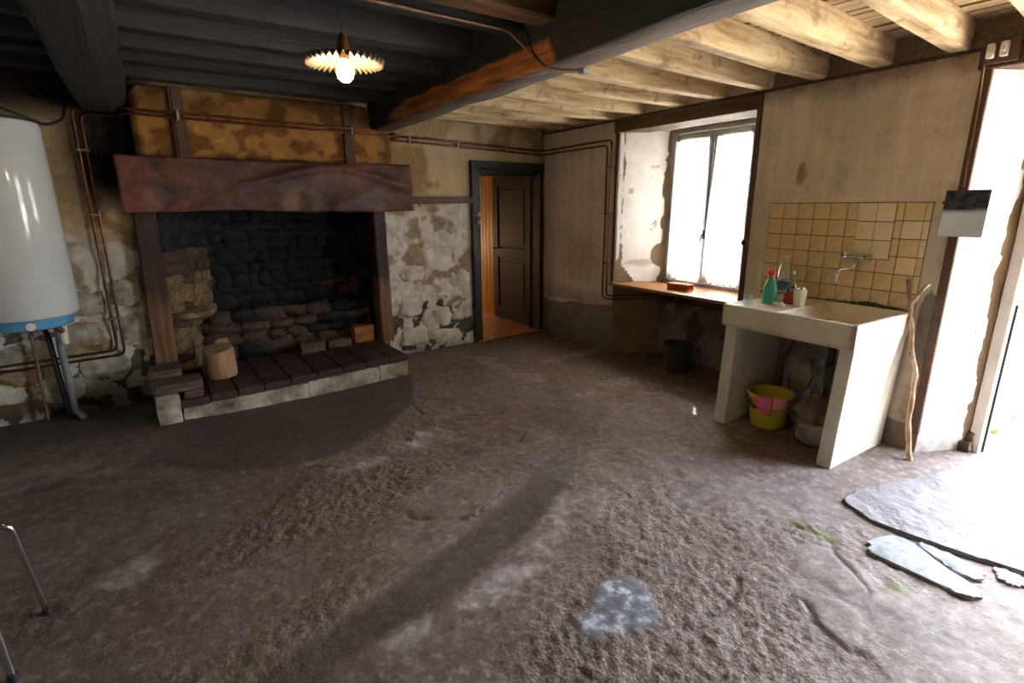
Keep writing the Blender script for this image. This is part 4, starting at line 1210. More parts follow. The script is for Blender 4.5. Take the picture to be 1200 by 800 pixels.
def hood_fn(u, v_):
    x = 0.125 + u * (2.10 - 0.125) + 0 * v_
    zt = hood_top(x); z = 1.90 + np.clip(v_, 0, 1) * (zt - 1.90)
    e = np.minimum(np.minimum((x - 0.125), (2.10 - x)) / 0.06, 1.0)
    et = np.minimum((zt - z) / 0.05, 1.0)
    rnd = (1 - np.sqrt(np.clip(1 - (1 - e) ** 2, 0, 1))) * 0.05 + (1 - np.sqrt(np.clip(1 - (1 - et) ** 2, 0, 1))) * 0.05
    y = 4.845 + rnd - 0.02 * np.sin(PI * np.clip(v_, 0, 1)) - (fbm(x * 6, z * 6, 111, 4) - 0.5) * 0.03
    back = np.maximum(np.maximum(v_ - 1, 0) * 4, np.maximum(np.maximum(-u, u - 1), 0) * 50)
    x = np.clip(x, 0.125, 2.10)
    return x, np.where(back > 0, 5.08, y), z


grid_mesh('hood', np.concatenate([[-0.02], span(0, 1, 0.012), [1.02]]), np.concatenate([span(0, 1, 0.04), [0.955, 0.98, 1.25]]), hood_fn, 'hood_plaster', fire,
          masks=lambda u, v_: (smooth(0.10, 0.0, v_) * 0.8 + smooth(0.5, 0.3, fbm(u * 16, v_ * 4, 114, 5)) * 0.25 + smooth(0.6, 0.72, v_) * smooth(0.95, 0.85, v_) * 0.35,
                               smooth(0.58, 0.70, fbm(u * 44, v_ * 11, 116, 4)) * (blob(u, v_, 0.22, 0.40, 0.10, 0.30, 0, .6) + blob(u, v_, 0.03, 0.3, 0.03, 0.3, 0, .6) * .8) * 0.8 + smooth(0.93, 0.97, v_) * 0.9, smooth(0.45, 0.6, fbm(u * 14, v_ * 4, 117, 4)) * 0.8, 0 * u))  # pale scratches; top rim painted paler to imitate its lit edge
for x0 in (0.372, 1.648):
    bm = bmesh.new(); mbb = MB(); mbb.bm.free(); mbb.bm = bm
    mbb.box(x0, x0 + 0.014, 4.800, 4.86, 1.905, 2.40, 0.003)
    mbb.box(x0 + 0.016, x0 + 0.088, 4.806, 4.86, 1.905, 2.402, 0.004)
    put('strap_board', bm, 'brown_wood', fire)

# ---- cloth over the mantel
def cloth_fn(u, v_):
    x = -0.02 + u * 2.28
    drop = np.clip(v_, 0, 1)
    fold = np.sin(u * 38 + np.sin(u * 11) * 2.5 + v_) * 0.011 * drop ** 1.5 + (fbm(u * 9, v_ * 2.5, 131, 4) - 0.5) * 0.05 * (drop + .1)
    diag = np.sin((u * 7 + v_ * 2.6) * 2.4) * 0.014 * drop * (0.4 + u) + 0.03 * np.exp(-((v_ - 0.35 - 0.25 * np.sin(u * 7)) / 0.10) ** 2) * smooth(0.25, 0.5, u) * -1
    y = 4.815 - 0.012 * drop + fold + diag
    hem = 1.502 + 0.014 * np.sin(u * 5.3) + (fbm(u * 16, u * 0, 133, 3) - 0.5) * 0.016 + 0.010 * (1 - u)
    z = 1.912 + (hem - 1.912) * drop - 0.006 * np.sin(u * 4)
    back = np.clip(-v_, 0, 1)
    y = np.where(v_ < 0, 4.815 + back * 0.10, y); z = np.where(v_ < 0, 1.912, z)
    return x, y, z


ct = tagit(grid_mesh('mantel_cloth', span(0, 1, 0.008), np.concatenate([[-1, -0.5, 0], span(0, 1, 0.04)]), cloth_fn, 'cloth_oxblood', fire), 'dark oxblood leathery cloth draped along the mantel shelf above the hearth', 'cloth')
FRAME[ct] = (M_W, F0); ct.parent = None; ct.matrix_world = Matrix.Translation(F0)
sol = ct.modifiers.new('thickness', 'SOLIDIFY'); sol.thickness = 0.004

# ---- things on and beside the hearth
lg = thing('chopping_block', 'pale sawn log standing upright as a chopping block on the hearth', 'log', (0.43, 4.78, tilt(0.43)))
LC = (0.43, 4.79, tilt(0.43))
mb = MB(); rgl = random.Random(4); lump = [1 + rgl.uniform(-.05, .05) for _ in range(24)]
mb.lathe([(0.112, 0.0), (0.122, 0.01), (0.126, 0.08), (0.120, 0.18), (0.116, 0.235), (0.112, 0.245)], LC, 24, fn=lambda k, i, r, z: (r * lump[k], z + (0.022 * math.sin(k / 24 * 2 * PI + 0.6) if i > 3 else 0)))
put('log_body', mb, 'log_wood', lg, sm=True)
mb = MB(); mb.lathe([(0.0005, 0.248), (0.06, 0.249), (0.110, 0.246)], LC, 24, fn=lambda k, i, r, z: (r * lump[k], z + 0.022 * math.sin(k / 24 * 2 * PI + 0.6) * r / 0.112), closed=True)
put('sawn_face', mb, 'log_end', lg)
mb = MB(); mb.rough(0.43, 0.53, 4.86, 4.89, LC[2] + 0.235, LC[2] + 0.300, 2, 0.008, 3, 0.3); put('split_edge', mb, 'log_wood', lg, sm=True)

for (nm, lab, cat, a, mat, seed, grp) in (
        ('stone_block', 'upright stone block with a whitened foot at the hearth end below the timber offcuts', 'stone', (-0.045, 0.105, 4.33, 4.62, -0.02, 0.235), 'whitewashed_stone', 5, None),
        ('timber_block', 'long weathered timber block lying across the stone block beside the hearth', 'timber', (-0.03, 0.27, 4.36, 4.56, 0.235, 0.305), 'grey_timber', 6, None),
        ('timber_offcut', 'short weathered timber offcut on top of the stack at the foot of the post', 'timber', (-0.05, 0.155, 4.56, 4.78, 0.305, 0.365), 'grey_timber', 7, None),
        ('timber_chip', 'small squared timber end wedged under the long block on the hearth edge', 'timber', (0.135, 0.262, 4.37, 4.50, tilt(.2) + 0.002, 0.232), 'grey_timber', 8, None),
        ('hearth_brick', 'sooty squat stone lying in front of the fire wall', 'stone', (1.13, 1.36, 4.98, 5.12, tilt(1.2), tilt(1.2) + 0.105), 'brown_stone', 9, None),
        ('broken_brick', 'long pale broken brick beside the sooty squat stone on the hearth', 'brick', (1.39, 1.62, 5.00, 5.10, tilt(1.5), tilt(1.5) + 0.075), 'brown_stone', 10, None),
        ('wood_chunk', 'orange split wood chunk standing on the hearth by the dark post', 'wood', (1.66, 1.86, 5.02, 5.16, tilt(1.75), tilt(1.75) + 0.165), 'orange_wood', 12, None)):
    b0 = ((a[0] + a[1]) / 2, (a[2] + a[3]) / 2, a[4])
    mb = MB(); mb.rough(*a, cuts=3, amp=0.004, seed=seed, rnd=0.10)
    tagit(put(nm, mb, mat, None, b0, sm=True), lab, cat, grp)
mb = MB(); mb.rough(-0.02, 0.13, 4.64, 5.06, -0.02, 0.30, 3, 0.008, 31, 0.1)
tagit(put('footing_stone', mb, 'soot_stone', None, (0.055, 4.85, 0), sm=True), 'sooty footing stone under the fireplace post behind the timber offcuts', 'stone')

# ---- coat rail
mb = MB(); mb.box(2.245, 3.085, 4.995, 5.055, 1.563, 1.628, 0.005)
cr = tagit(put('wall_rail', mb, 'red_brown_paint', None, (2.66, 5.05, 1.6)), 'brown wooden rail fixed across the wall between mantel cloth and door frame', 'rail')
mb = MB(); mb.tube([(3.06, 5.0, 1.56), (3.06, 4.975, 1.545), (3.06, 4.97, 1.53)], 0.006, 6); put('peg', mb, 'iron', cr, sm=True)
mb = MB(); mb.tube([(2.42, 5.0, 1.56), (2.42, 4.975, 1.545), (2.42, 4.97, 1.53)], 0.006, 6); put('peg', mb, 'iron', cr, sm=True)

# ================================================================== WATER HEATER
wh = thing('water_heater', 'tall white cylindrical water heater hung on the wall beside the fireplace', 'water heater', (-0.64, 4.72, 0.8))
hc = (-0.64, 4.72, 0)
mb = MB(); mb.lathe([(0.02, 0.842), (0.22, 0.842), (0.258, 0.850), (0.272, 0.872), (0.272, 2.04), (0.262, 2.075), (0.20, 2.10), (0.02, 2.105)], hc, 56)
put('tank', mb, 'heater_enamel', wh, sm=True)
mb = MB(); mb.lathe([(0.02, 0.768), (0.19, 0.768), (0.222, 0.780), (0.230, 0.843)], hc, 40, closed=True); put('bottom_cover', mb, 'blue_plastic', wh, sm=True)
mb = MB(); vs = mb.lathe([(0.001, 0.0), (0.024, 0.0), (0.026, 0.006), (0.001, 0.008)], (0, 0, 0), 20)
mb.move(vs, Matrix.Translation((-0.64 + 0.02, 4.72 - 0.227, 0.806)) @ Matrix.Rotation(PI / 2, 4, 'X')); put('thermostat_dial', mb, 'white_plastic', wh, sm=True)
mb = MB(); mb.box(-0.74, -0.70, 4.95, 5.04, 1.75, 1.83, 0.004); mb.box(-0.58, -0.54, 4.95, 5.04, 1.75, 1.83, 0.004); put('wall_bracket', mb, 'iron', wh)
mb = MB(); mb.tube([(-0.53, 4.78, 0.85), (-0.53, 4.78, 0.74), (-0.50, 4.80, 0.70)], 0.018, 10, fillet=0.02); mb.box(-0.56, -0.50, 4.76, 4.80, 0.735, 0.775, 0.006); put('safety_valve', mb, 'red_brown_paint', wh, sm=True)
mb = MB(); mb.tube([(-0.50, 4.86, 0.77), (-0.51, 4.87, 0.60)], 0.024, 14); put('siphon', mb, 'cream_plastic', wh, sm=True)
mb = MB(); mb.tube([(-0.53, 4.85, 0.72), (-0.545, 4.93, 0.56), (-0.55, 4.95, 0.06), (-0.50, 4.86, 0.03)], 0.024, 12, fillet=0.05)
tagit(put('waste_pipe', mb, 'grey_pvc', None, (-0.55, 4.95, 0.02), sm=True), 'grey plastic waste pipe running from the heater down to the floor', 'pipe')
mb = MB(); mb.tube([(-0.62, 4.80, 0.80), (-0.605, 4.965, 0.66), (-0.60, 4.965, 0.35), (-0.585, 4.965, 0.03)], 0.018, 10, fillet=0.06)
tagit(put('rubber_hose', mb, 'black_rubber', None, (-0.6, 4.95, 0.02), sm=True), 'black hose hanging beside the grey waste pipe under the heater', 'hose')
mb = MB(); mb.tube([(-0.69, 4.80, 0.80), (-0.692, 4.96, 0.68), (-0.715, 4.96, 0.02)], 0.012, 10, fillet=0.06)
tagit(put('feed_pipe', mb, 'dull_copper', None, (-0.70, 4.95, 0.02), sm=True), 'thin dull copper feed pipe dropping from the heater to the floor', 'pipe')
mb = MB(); mb.tube([(-1.2, 4.95, 0.72), (-0.8, 4.93, 0.725), (-0.62, 4.9, 0.74), (-0.6, 4.82, 0.79)], 0.010, 8, fillet=0.08)
tagit(put('heater_flex', mb, 'black_rubber', None, (-0.8, 4.93, 0.72), sm=True), 'dark flexible cable running sideways under the blue heater cover', 'cable')
mb = MB(); pts = [(-1.2, 4.62, 2.25), (-0.62, 4.45, 2.17), (-0.44, 4.5, 2.10), (-0.33, 4.62, 2.06), (-0.25, 4.75, 2.12), (-0.22, 4.9, 2.25), (-0.2, 5.02, 2.36)]
mb.tube(pts, 0.009, 8, fillet=0.12)
tagit(put('power_cable', mb, 'black_rubber', None, (-0.4, 4.7, 2.05), sm=True), 'black cable sagging in a loop across the top of the heater', 'cable')


# ================================================================== COPPER PIPES
def rw(s, d, z):
    p = M_R @ Vector((d, -s, z)); return tuple(p)


def pipe_path(off):
    a = off                       # 0 outer pipe, 1 inner pipe
    xv = -0.225 + 0.042 * a; zb = 0.470 - 0.040 * a; zt = 2.232 - 0.036 * a
    hz = 2.222 - 0.030 * a; hz2 = 2.245 - 0.036 * a
    wz = 2.198 - 0.042 * a; wz2 = 2.150 - 0.044 * a
    sv = 1.232 - 0.062 * a; zl = 0.622 - 0.036 * a
    yw = 5.005
    P = [(-1.35, yw, zb - 0.02), (xv, yw, zb), (xv + 0.012, yw, 1.4), (xv + 0.02, yw, zt), (0.075, yw, zt - 0.005), (0.075, 4.79, hz), (2.13, 4.785, hz2 - 0.05), (2.135, yw, wz), (4.02, yw, wz2 - 0.008)]
    P += [rw(0.10, -0.045, wz2 - 0.01), rw(sv, -0.045, wz2), rw(sv, -0.045, zl), rw(WS0 + 0.02, -0.04, zl), rw(1.52, 0.385, zl), rw(2.9, 0.385, zl + 0.01)]
    return P


pipes = []
for a, lab in ((0, 'outer of the two copper pipes running round the room over hood and window side'), (1, 'inner of the two copper pipes, just below its twin along hood and wall')):
    t_ = thing('copper_pipe', lab, 'pipe', (1.1, 4.79, 2.2), group='copper pipes along the walls')
    mb = MB(); mb.tube(pipe_path(a), 0.0095, 10, fillet=0.055); put('pipe_run', mb, 'copper', t_, sm=True)
    pipes.append(t_)
for (x, y, z, ax) in ((-0.19, 5.0, 1.50, 0), (-0.195, 5.0, 0.72, 0), (-0.185, 5.0, 1.95, 0), (0.415, 4.79, 2.204, 1), (1.71, 4.785, 2.185, 1), (2.36, 5.005, 2.174, 1), (2.9, 5.005, 2.158, 1), (3.5, 5.005, 2.144, 1)):
    mb = MB()
    if ax == 0: mb.box(x - 0.036, x + 0.036, y - 0.016, y + 0.04, z - 0.008, z + 0.008, 0.003)
    else: mb.box(x - 0.008, x + 0.008, y - 0.016, y + 0.035, z - 0.036, z + 0.036, 0.003)
    put('pipe_clip', mb, 'zinc', pipes[0])
for z in (1.9, 1.45, 0.95):
    p = Vector(rw(1.20, -0.03, z)); mb = MB(); mb.box(p.x - 0.02, p.x + 0.03, p.y - 0.045, p.y + 0.045, z - 0.008, z + 0.008, 0.003); put('pipe_clip', mb, 'dull_copper', pipes[0])

# ================================================================== CEILING LAMP AND CONDUIT
lampt = thing('pendant_lamp', 'pendant lamp with fluted pale shade and glowing round bulb', 'lamp', (0.78, 2.20, 2.38))
LX, LY = 0.78, 2.20
mb = MB()
nf = 144


def flute(k, i, r, z):
    w = max(0, (r - 0.085) / 0.065)
    c = math.cos(k * 2 * PI * 36 / nf)
    return (r + 0.005 * w * c, z + 0.012 * w * c)


mb.lathe([(0.020, 2.128), (0.05, 2.122), (0.095, 2.110), (0.120, 2.098), (0.150, 2.090)], (LX, LY, 0), nf, fn=flute, closed=True)
sh = put('lamp_shade', mb, 'shade_enamel', lampt, sm=True)
sol = sh.modifiers.new('thickness', 'SOLIDIFY'); sol.thickness = 0.0025
mb = MB(); mb.lathe([(0.012, 2.190), (0.016, 2.175), (0.022, 2.15), (0.026, 2.125), (0.020, 2.112), (0.018, 2.100), (0.015, 2.10)], (LX, LY, 0), 20); put('lamp_holder', mb, 'brass', lampt, sm=True)
mb = MB(); mb.tube([(LX, LY, 2.185), (LX + .002, LY, 2.28), (LX, LY, 2.365)], 0.0035, 8); put('lamp_cord', mb, 'black_rubber', lampt, sm=True)
mb = MB(); mb.lathe([(0.006, 2.345), (0.03, 2.350), (0.042, 2.365), (0.044, 2.39)], (LX, LY - .01, 0), 20); put('ceiling_rose', mb, 'brown_wood', lampt, sm=True)
mb = MB(); mb.lathe([(0.0005, 2.018), (0.016, 2.021), (0.029, 2.034), (0.033, 2.052), (0.028, 2.070), (0.016, 2.088), (0.013, 2.104)], (LX, LY, 0), 24, closed=True); put('bulb', mb, 'lit_bulb', lampt, sm=True)
pl = bpy.data.lights.new('bulb_light', 'POINT'); pl.energy = 1.7; pl.color = (1.0, 0.74, 0.42); pl.shadow_soft_size = 0.033
plo = bpy.data.objects.new('bulb_light', pl); COL.objects.link(plo); plo.location = (LX, LY, 2.00)
mb = MB(); mb.tube([(-0.9, 2.33, 2.372), (0.9, 2.325, 2.372), (1.66, 2.335, 2.374), (1.735, 2.28, 2.29), (1.772, 2.19, 2.195), (1.86, 2.16, 2.186), (2.0, 2.13, 2.192)], 0.0075, 8, fillet=0.05)
cd = tagit(put('cable_conduit', mb, 'dull_copper', None, (0.9, 2.33, 2.37), sm=True), 'thin brown conduit under the dark joists bending beneath the main beam', 'conduit')
mb = MB(); mb.box(1.955, 2.005, 2.105, 2.15, 2.180, 2.205, 0.004); put('conduit_clip', mb, 'zinc', cd)

# switches on the door frame
for z, mat, lab in ((1.445, 'white_plastic', 'round white switch on the dark door frame, upper of two'), (1.36, 'grey_pvc', 'round grey switch on the dark door frame, lower of two')):
    t_ = thing('light_switch', lab, 'switch', (3.125, 5.0, z), group='switches on the door frame')
    mb = MB(); vs = mb.lathe([(0.001, 0), (0.026, 0), (0.024, 0.014), (0.016, 0.018), (0.001, 0.018)], (0, 0, 0), 20); mb.move(vs, Matrix.Translation((3.125, 5.002, z)) @ Matrix.Rotation(PI / 2, 4, 'X')); put('switch_cap', mb, mat, t_, sm=True)
    mb = MB(); mb.box(3.121, 3.129, 4.972, 4.986, z - 0.010, z + 0.010, 0.002); put('switch_lever', mb, 'cream_plastic', t_)

# ================================================================== SINK SIDE (right wall frame: x = depth, negative towards the room; y = -distance)
sink = thing('stone_sink', 'big cream stoneware sink standing on two painted panels beneath the tiled splashback', 'sink', (-0.35, -3.5, 0), M_R)
S0, S1, F, B, Z0, Z1 = 3.085, 3.935, -0.69, -0.02, 0.738, 0.886
mb = MB()
mb.box(F, B, -S1 + 0.0, -S0, Z0, Z0 + 0.03, 0.008)                       # underside
mb.box(F, F + 0.03, -S1, -S0, Z0, Z1, 0.007, seg=2)                      # front apron
mb.box(B - 0.03, B, -S1, -S0, Z0, Z1 + 0.002, 0.006)                     # back edge
mb.box(F, B, -S1, -S1 + 0.03, Z0, Z1, 0.007, seg=2)                      # right end
mb.box(F, B, -S0 - 0.03, -S0, Z0, Z1, 0.007, seg=2)                      # left end
mb.hexa([(F + .02, -3.43, Z0 + .01), (B - .02, -3.43, Z0 + .01), (B - .02, -S0 - .02, Z0 + .01), (F + .02, -S0 - .02, Z0 + .01),
         (F + .02, -3.43, Z1 - .010), (B - .02, -3.43, Z1 - .010), (B - .02, -S0 - .02, Z1 - .004), (F + .02, -S0 - .02, Z1 - .004)])   # draining slab
mb.hexa([(F + .02, -3.50, Z0 + .02), (B - .02, -3.50, Z0 + .02), (B - .02, -3.42, Z0 + .02), (F + .02, -3.42, Z0 + .02),
         (F + .02, -3.50, Z0 + .04), (B - .02, -3.50, Z0 + .04), (B - .02, -3.42, Z1 - .010), (F + .02, -3.42, Z1 - .010)])           # sloping side of the bowl
put('basin', mb, 'stoneware', sink)
for s0b, s1b, s0t, s1t, f, lab in ((3.035, 3.125, 3.065, 3.150, -0.605, None), (3.815, 3.900, 3.850, 3.930, -0.672, None)):
    mb = MB(); mb.hexa([(f, -s1b, -0.02), (-0.03, -s1b - .0, -0.02), (-0.03, -s0b, -0.02), (f, -s0b, -0.02), (f + .0, -s1t, Z0 + .002), (-0.03, -s1t, Z0 + .002), (-0.03, -s0t, Z0 + .002), (f, -s0t, Z0 + .002)])
    bmesh.ops.bevel(mb.bm, geom=mb.bm.edges[:], offset=0.006, segments=2, profile=0.5, affect='EDGES')
    put('support_panel', mb, 'panel_paint', sink)
mb = MB(); mb.tube([(-0.34, -3.66, Z0 + .01), (-0.34, -3.66, 0.56), (-0.30, -3.63, 0.47), (-0.22, -3.60, 0.50), (-0.16, -3.57, 0.40), (-0.14, -3.56, 0.02)], 0.021, 12, fillet=0.05); put('waste_trap', mb, 'iron', sink, sm=True)
mb = MB(); mb.lathe([(0.001, Z0 + .034), (0.026, Z0 + .034), (0.030, Z0 + .031)], (-0.34, -3.66, 0), 20, closed=True); put('drain', mb, 'zinc', sink, sm=True)
mb = MB(); mb.tube([(-0.10, -3.22, 0.02), (-0.10, -3.22, 0.44), (-0.07, -3.24, 0.52), (-0.04, -3.3, 0.66)], 0.011, 10, fillet=0.04); put('supply_pipe', mb, 'copper', sink, sm=True)

bs = thing('tile_splashback', 'splashback of yellowed square tiles with brown joints above the sink', 'tiles', (0, -3.42, 1.2), M_R)
T0, TP, TZ = 2.922, 0.1088, 1.541
mb = MB(); mb.box(-0.0035, 0.02, -3.936, -T0 + 0.002, 0.87, TZ + 0.002); put('grout_bed', mb, 'grout', bs)
mb = MB(); mb.box(-0.0520, 0.0520, -0.0520, 0.0520, -0.004, 0.004, 0.0015)
bm = mb.bm; bmesh.ops.rotate(bm, cent=(0, 0, 0), matrix=Matrix.Rotation(PI / 2, 3, 'Y'), verts=bm.verts[:])
tme = bpy.data.meshes.new('tile'); bmesh.ops.recalc_face_normals(bm, faces=bm.faces[:]); bm.to_mesh(tme); bm.free(); tme.materials.append(MATS['yellow_tile'])
B0 = FRAME[bs][1]; rg = random.Random(77)
for c in range(10):
    for r in range(6):
        w = 1.0; s_c = T0 + TP * (c + 0.5)
        if c == 9: w = 0.30; s_c = T0 + TP * 9 + TP * 0.15
        z_c = TZ - TP * (r + 0.5)
        o = bpy.data.objects.new('tile', tme); COL.objects.link(o); o.parent = bs
        o.location = Vector((-0.0045, -s_c, z_c)) - B0; o.scale = (1, w, 1); o.rotation_euler = (rg.uniform(-.006, .006), rg.uniform(-.006, .006), rg.uniform(-.006, .006))
        o.material_slots[0].link = 'OBJECT'
        o.material_slots[0].material = MATS['stained_tile' if r == 5 or (r == 4 and c < 5 and rg.random() < .5) else ('cream_tile' if c >= 8 and rg.random() < .4 else 'yellow_tile')]
mb = MB(); mb.box(-0.016, -0.008, -3.753, -3.541, 1.190, TZ + 0.003, 0.001)
pnl = put('repair_panel', mb, 'grout', bs, label='paler patch of tiles fixed proud of the rest')
for c in range(2):
    for r in range(3):
        h = (TZ - 1.192) / 3
        o = bpy.data.objects.new('tile', tme); COL.objects.link(o); o.parent = pnl
        o.location = Vector((-0.0165, -(3.594 + c * 0.106), TZ - h * (r + .5))) - B0; o.scale = (1, 0.99, h / 0.1085)
        o.material_slots[0].link = 'OBJECT'; o.material_slots[0].material = MATS['cream_tile']
rg = random.Random(15); mb = MB()
for i in range(170):
    s = rg.uniform(3.42, 3.88); zz = rg.uniform(0.884, 0.894 + 0.022 * math.exp(-((s - 3.70) / 0.09) ** 2))
    mb.sphere((-0.016 - rg.uniform(0, 0.012), -s, zz), rg.uniform(0.004, 0.009), seg=6, rings=4)
tagit(put('moss_strip', mb, 'moss', None, (-0.02, -3.65, 0.89), M_R), 'dark green moss growing along the joint behind the sink', 'moss', kind='stuff')

# tap
tap = thing('wall_tap', 'chrome two-handled wall tap with a hooked spout on the tiles', 'tap', (-0.02, -3.585, 1.21), M_R)
mb = MB(); mb.tube([(-0.055, -3.535, 1.208), (-0.055, -3.635, 1.205)], 0.019, 14)
for s in (3.55, 3.625):
    mb.tube([(-0.012, -s, 1.207), (-0.055, -s, 1.207)], 0.011, 12); mb.tube([(-0.012, -s, 1.207), (-0.020, -s, 1.207)], 0.024, 14)
put('tap_body', mb, 'chrome', tap, sm=True)
for s, sg in ((3.515, -1), (3.660, 1)):
    mb = MB(); mb.tube([(-0.055, -(s - sg * 0.02), 1.207), (-0.055, -(s - sg * 0.006), 1.207), (-0.055, -(s + sg * .012), 1.207)], 0.02, 10, radii=[0.015, 0.027, 0.024])
    for q in range(4):
        a = q * PI / 2 + 0.5; mb.sphere((-0.055 + 0.026 * math.cos(a), -(s + sg * .004), 1.207 + 0.026 * math.sin(a)), 0.009, seg=8, rings=6)
    put('tap_handle', mb, 'chrome', tap, sm=True)
mb = MB(); mb.tube([(-0.06, -3.588, 1.195), (-0.065, -3.588, 1.150), (-0.085, -3.578, 1.128), (-0.15, -3.545, 1.122), (-0.165, -3.538, 1.105), (-0.166, -3.537, 1.055)], 0.0105, 12, fillet=0.025)
mb.tube([(-0.166, -3.537, 1.065), (-0.166, -3.537, 1.035)], 0.012, 12); put('spout', mb, 'chrome', tap, sm=True)

# things on the draining slab
DZT = Z1 - 0.006


def at(s, d): return (d, -s, DZT)


c = at(3.205, -0.60)
gl = thing('drinking_glass', 'small clear drinking glass at the near corner of the draining slab', 'glass', c, M_R)
mb = MB(); mb.lathe([(0.001, 0.002), (0.024, 0.0), (0.026, 0.004), (0.034, 0.075), (0.032, 0.075), (0.0245, 0.010), (0.001, 0.009)], c, 24, closed=True); put('tumbler', mb, 'clear_plastic', gl, sm=True)
c = at(3.245, -0.42)
sp = thing('spray_bottle', 'turquoise cleaner bottle with a round red cap on the draining slab', 'bottle', c, M_R)
mb = MB(); vs = mb.lathe([(0.001, 0.0), (0.043, 0.0), (0.046, 0.006), (0.046, 0.085), (0.040, 0.115), (0.024, 0.160), (0.017, 0.178), (0.017, 0.190)], c, 24); mb.move(vs, Matrix.Translation(c) @ Matrix.Diagonal((0.72, 1.05, 1, 1)) @ Matrix.Translation(-Vector(c))); put('bottle_body', mb, 'green_plastic', sp, sm=True)
mb = MB(); mb.sphere((c[0], c[1], c[2] + 0.212), 0.026, 1, 1.05, 0.95); mb.tube([(c[0], c[1], c[2] + 0.185), (c[0], c[1], c[2] + 0.20)], 0.020, 14); mb.box(c[0] - 0.045, c[0] - 0.015, c[1] - 0.008, c[1] + 0.008, c[2] + 0.210, c[2] + 0.224, 0.003); put('spray_head', mb, 'red_plastic', sp, sm=True)
c = at(3.245, -0.27)
cb = thing('water_bottle', 'tall clear plastic bottle with a blue label behind the turquoise bottle', 'bottle', c, M_R)
mb = MB(); mb.lathe([(0.001, 0.004), (0.034, 0.0), (0.040, 0.008), (0.041, 0.06), (0.038, 0.066), (0.041, 0.072), (0.041, 0.19), (0.036, 0.23), (0.016, 0.285), (0.0125, 0.295), (0.0125, 0.318)], c, 26); put('bottle_body', mb, 'clear_plastic', cb, sm=True)
mb = MB(); mb.lathe([(0.0418, 0.085), (0.0418, 0.135)], c, 26, closed=True); put('bottle_label', mb, 'blue_label', cb, sm=True)
mb = MB(); mb.lathe([(0.0138, 0.300), (0.0142, 0.318), (0.001, 0.319)], c, 18, closed=True); put('bottle_cap', mb, 'white_plastic', cb, sm=True)
c = at(3.325, -0.30)
rb = thing('soap_bottle', 'clear bottle half full of red washing-up liquid with blue label', 'bottle', c, M_R)
mb = MB(); vs = mb.lathe([(0.001, 0.0), (0.038, 0.0), (0.043, 0.010), (0.042, 0.06), (0.038, 0.095)], c, 24); put('red_liquid', mb, 'red_soap', rb, sm=True)
mb = MB(); mb.lathe([(0.0385, 0.095), (0.034, 0.135), (0.018, 0.165), (0.011, 0.175), (0.011, 0.200), (0.001, 0.202)], c, 24, closed=True); put('bottle_top', mb, 'clear_plastic', rb, sm=True)
mb = MB(); mb.lathe([(0.0395, 0.088), (0.0388, 0.110)], c, 24, closed=True); put('bottle_label', mb, 'blue_label', rb, sm=True)
mb = MB(); mb.lathe([(0.008, 0.198), (0.010, 0.202), (0.009, 0.222), (0.001, 0.224)], c, 14, closed=True); put('bottle_cap', mb, 'white_plastic', rb, sm=True)
c = at(3.405, -0.335)
cu = thing('beaker', 'cream plastic beaker at the bowl side of the draining slab', 'beaker', c, M_R)
mb = MB(); mb.lathe([(0.001, 0.0), (0.033, 0.0), (0.0345, 0.004), (0.043, 0.110), (0.0405, 0.110), (0.032, 0.010), (0.001, 0.009)], c, 26, closed=True); put('cup', mb, 'cream_plastic', cu, sm=True)
mb = MB(); rgc = random.Random(3)
vs = mb.sphere((c[0] + .004, c[1] - .006, c[2] + 0.108), 0.026, 1, 1, 0.8, 14, 10)
for v_ in vs: v_.co += Vector((rgc.uniform(-.003, .003), rgc.uniform(-.003, .003), rgc.uniform(-.003, .003)))
tagit(put('scouring_pad', mb, 'foil', None, (c[0], c[1], c[2] + 0.09), M_R), 'shiny metal scouring pad stuffed into the cream beaker', 'scouring pad')
c = at(3.31, -0.42)
mb = MB(); vs = mb.lathe([(0.001, 0.0), (0.040, 0.0), (0.048, 0.010), (0.045, 0.012), (0.036, 0.006), (0.001, 0.006)], c, 24, closed=True); mb.move(vs, Matrix.Translation(c) @ Matrix.Diagonal((0.7, 1.1, 1, 1)) @ Matrix.Translation(-Vector(c)))
mb.box(c[0] - .018, c[0] + .018, c[1] - .032, c[1] + .032, c[2] + .006, c[2] + .022, 0.007, seg=2)
tagit(put('soap_dish', mb, 'cream_plastic', None, c, M_R, sm=True), 'small cream soap dish with a bar between the coloured bottles', 'soap dish')

# beneath the sink
BC = (-0.36, -3.305, 0.0)
bk = thing('yellow_bucket', 'yellow plastic bucket under the sink with pink cloths over its rim', 'bucket', BC, M_R)
mb = MB(); mb.lathe([(0.001, 0.004), (0.108, 0.0), (0.114, 0.008), (0.143, 0.225), (0.158, 0.232), (0.160, 0.244), (0.152, 0.250), (0.143, 0.246), (0.110, 0.014), (0.001, 0.012)], BC, 44, closed=True); put('bucket_body', mb, 'yellow_plastic', bk, sm=True)
mb = MB(); hp = []
for i in range(15):
    a = PI * i / 14; hp.append((BC[0] + 0.160 * math.cos(a) * 0.3 - 0.02 + .03 * math.sin(a), BC[1] + 0.160 * math.cos(a), 0.228 - 0.085 * math.sin(a) if False else 0.215 - 0.02 * math.sin(a)))
a0 = math.radians(158)
mb.tube([(BC[0] + 0.150 * math.cos(a0) - .004, BC[1] + 0.150 * math.sin(a0), 0.205), (BC[0] + 0.17 * math.cos(a0), BC[1] + 0.17 * math.sin(a0), 0.19), (BC[0] + 0.17 * math.cos(a0 + .35), BC[1] + 0.17 * math.sin(a0 + .35), 0.165)], 0.009, 10, fillet=.02)
put('handle_grip', mb, 'blue_grip', bk, sm=True)


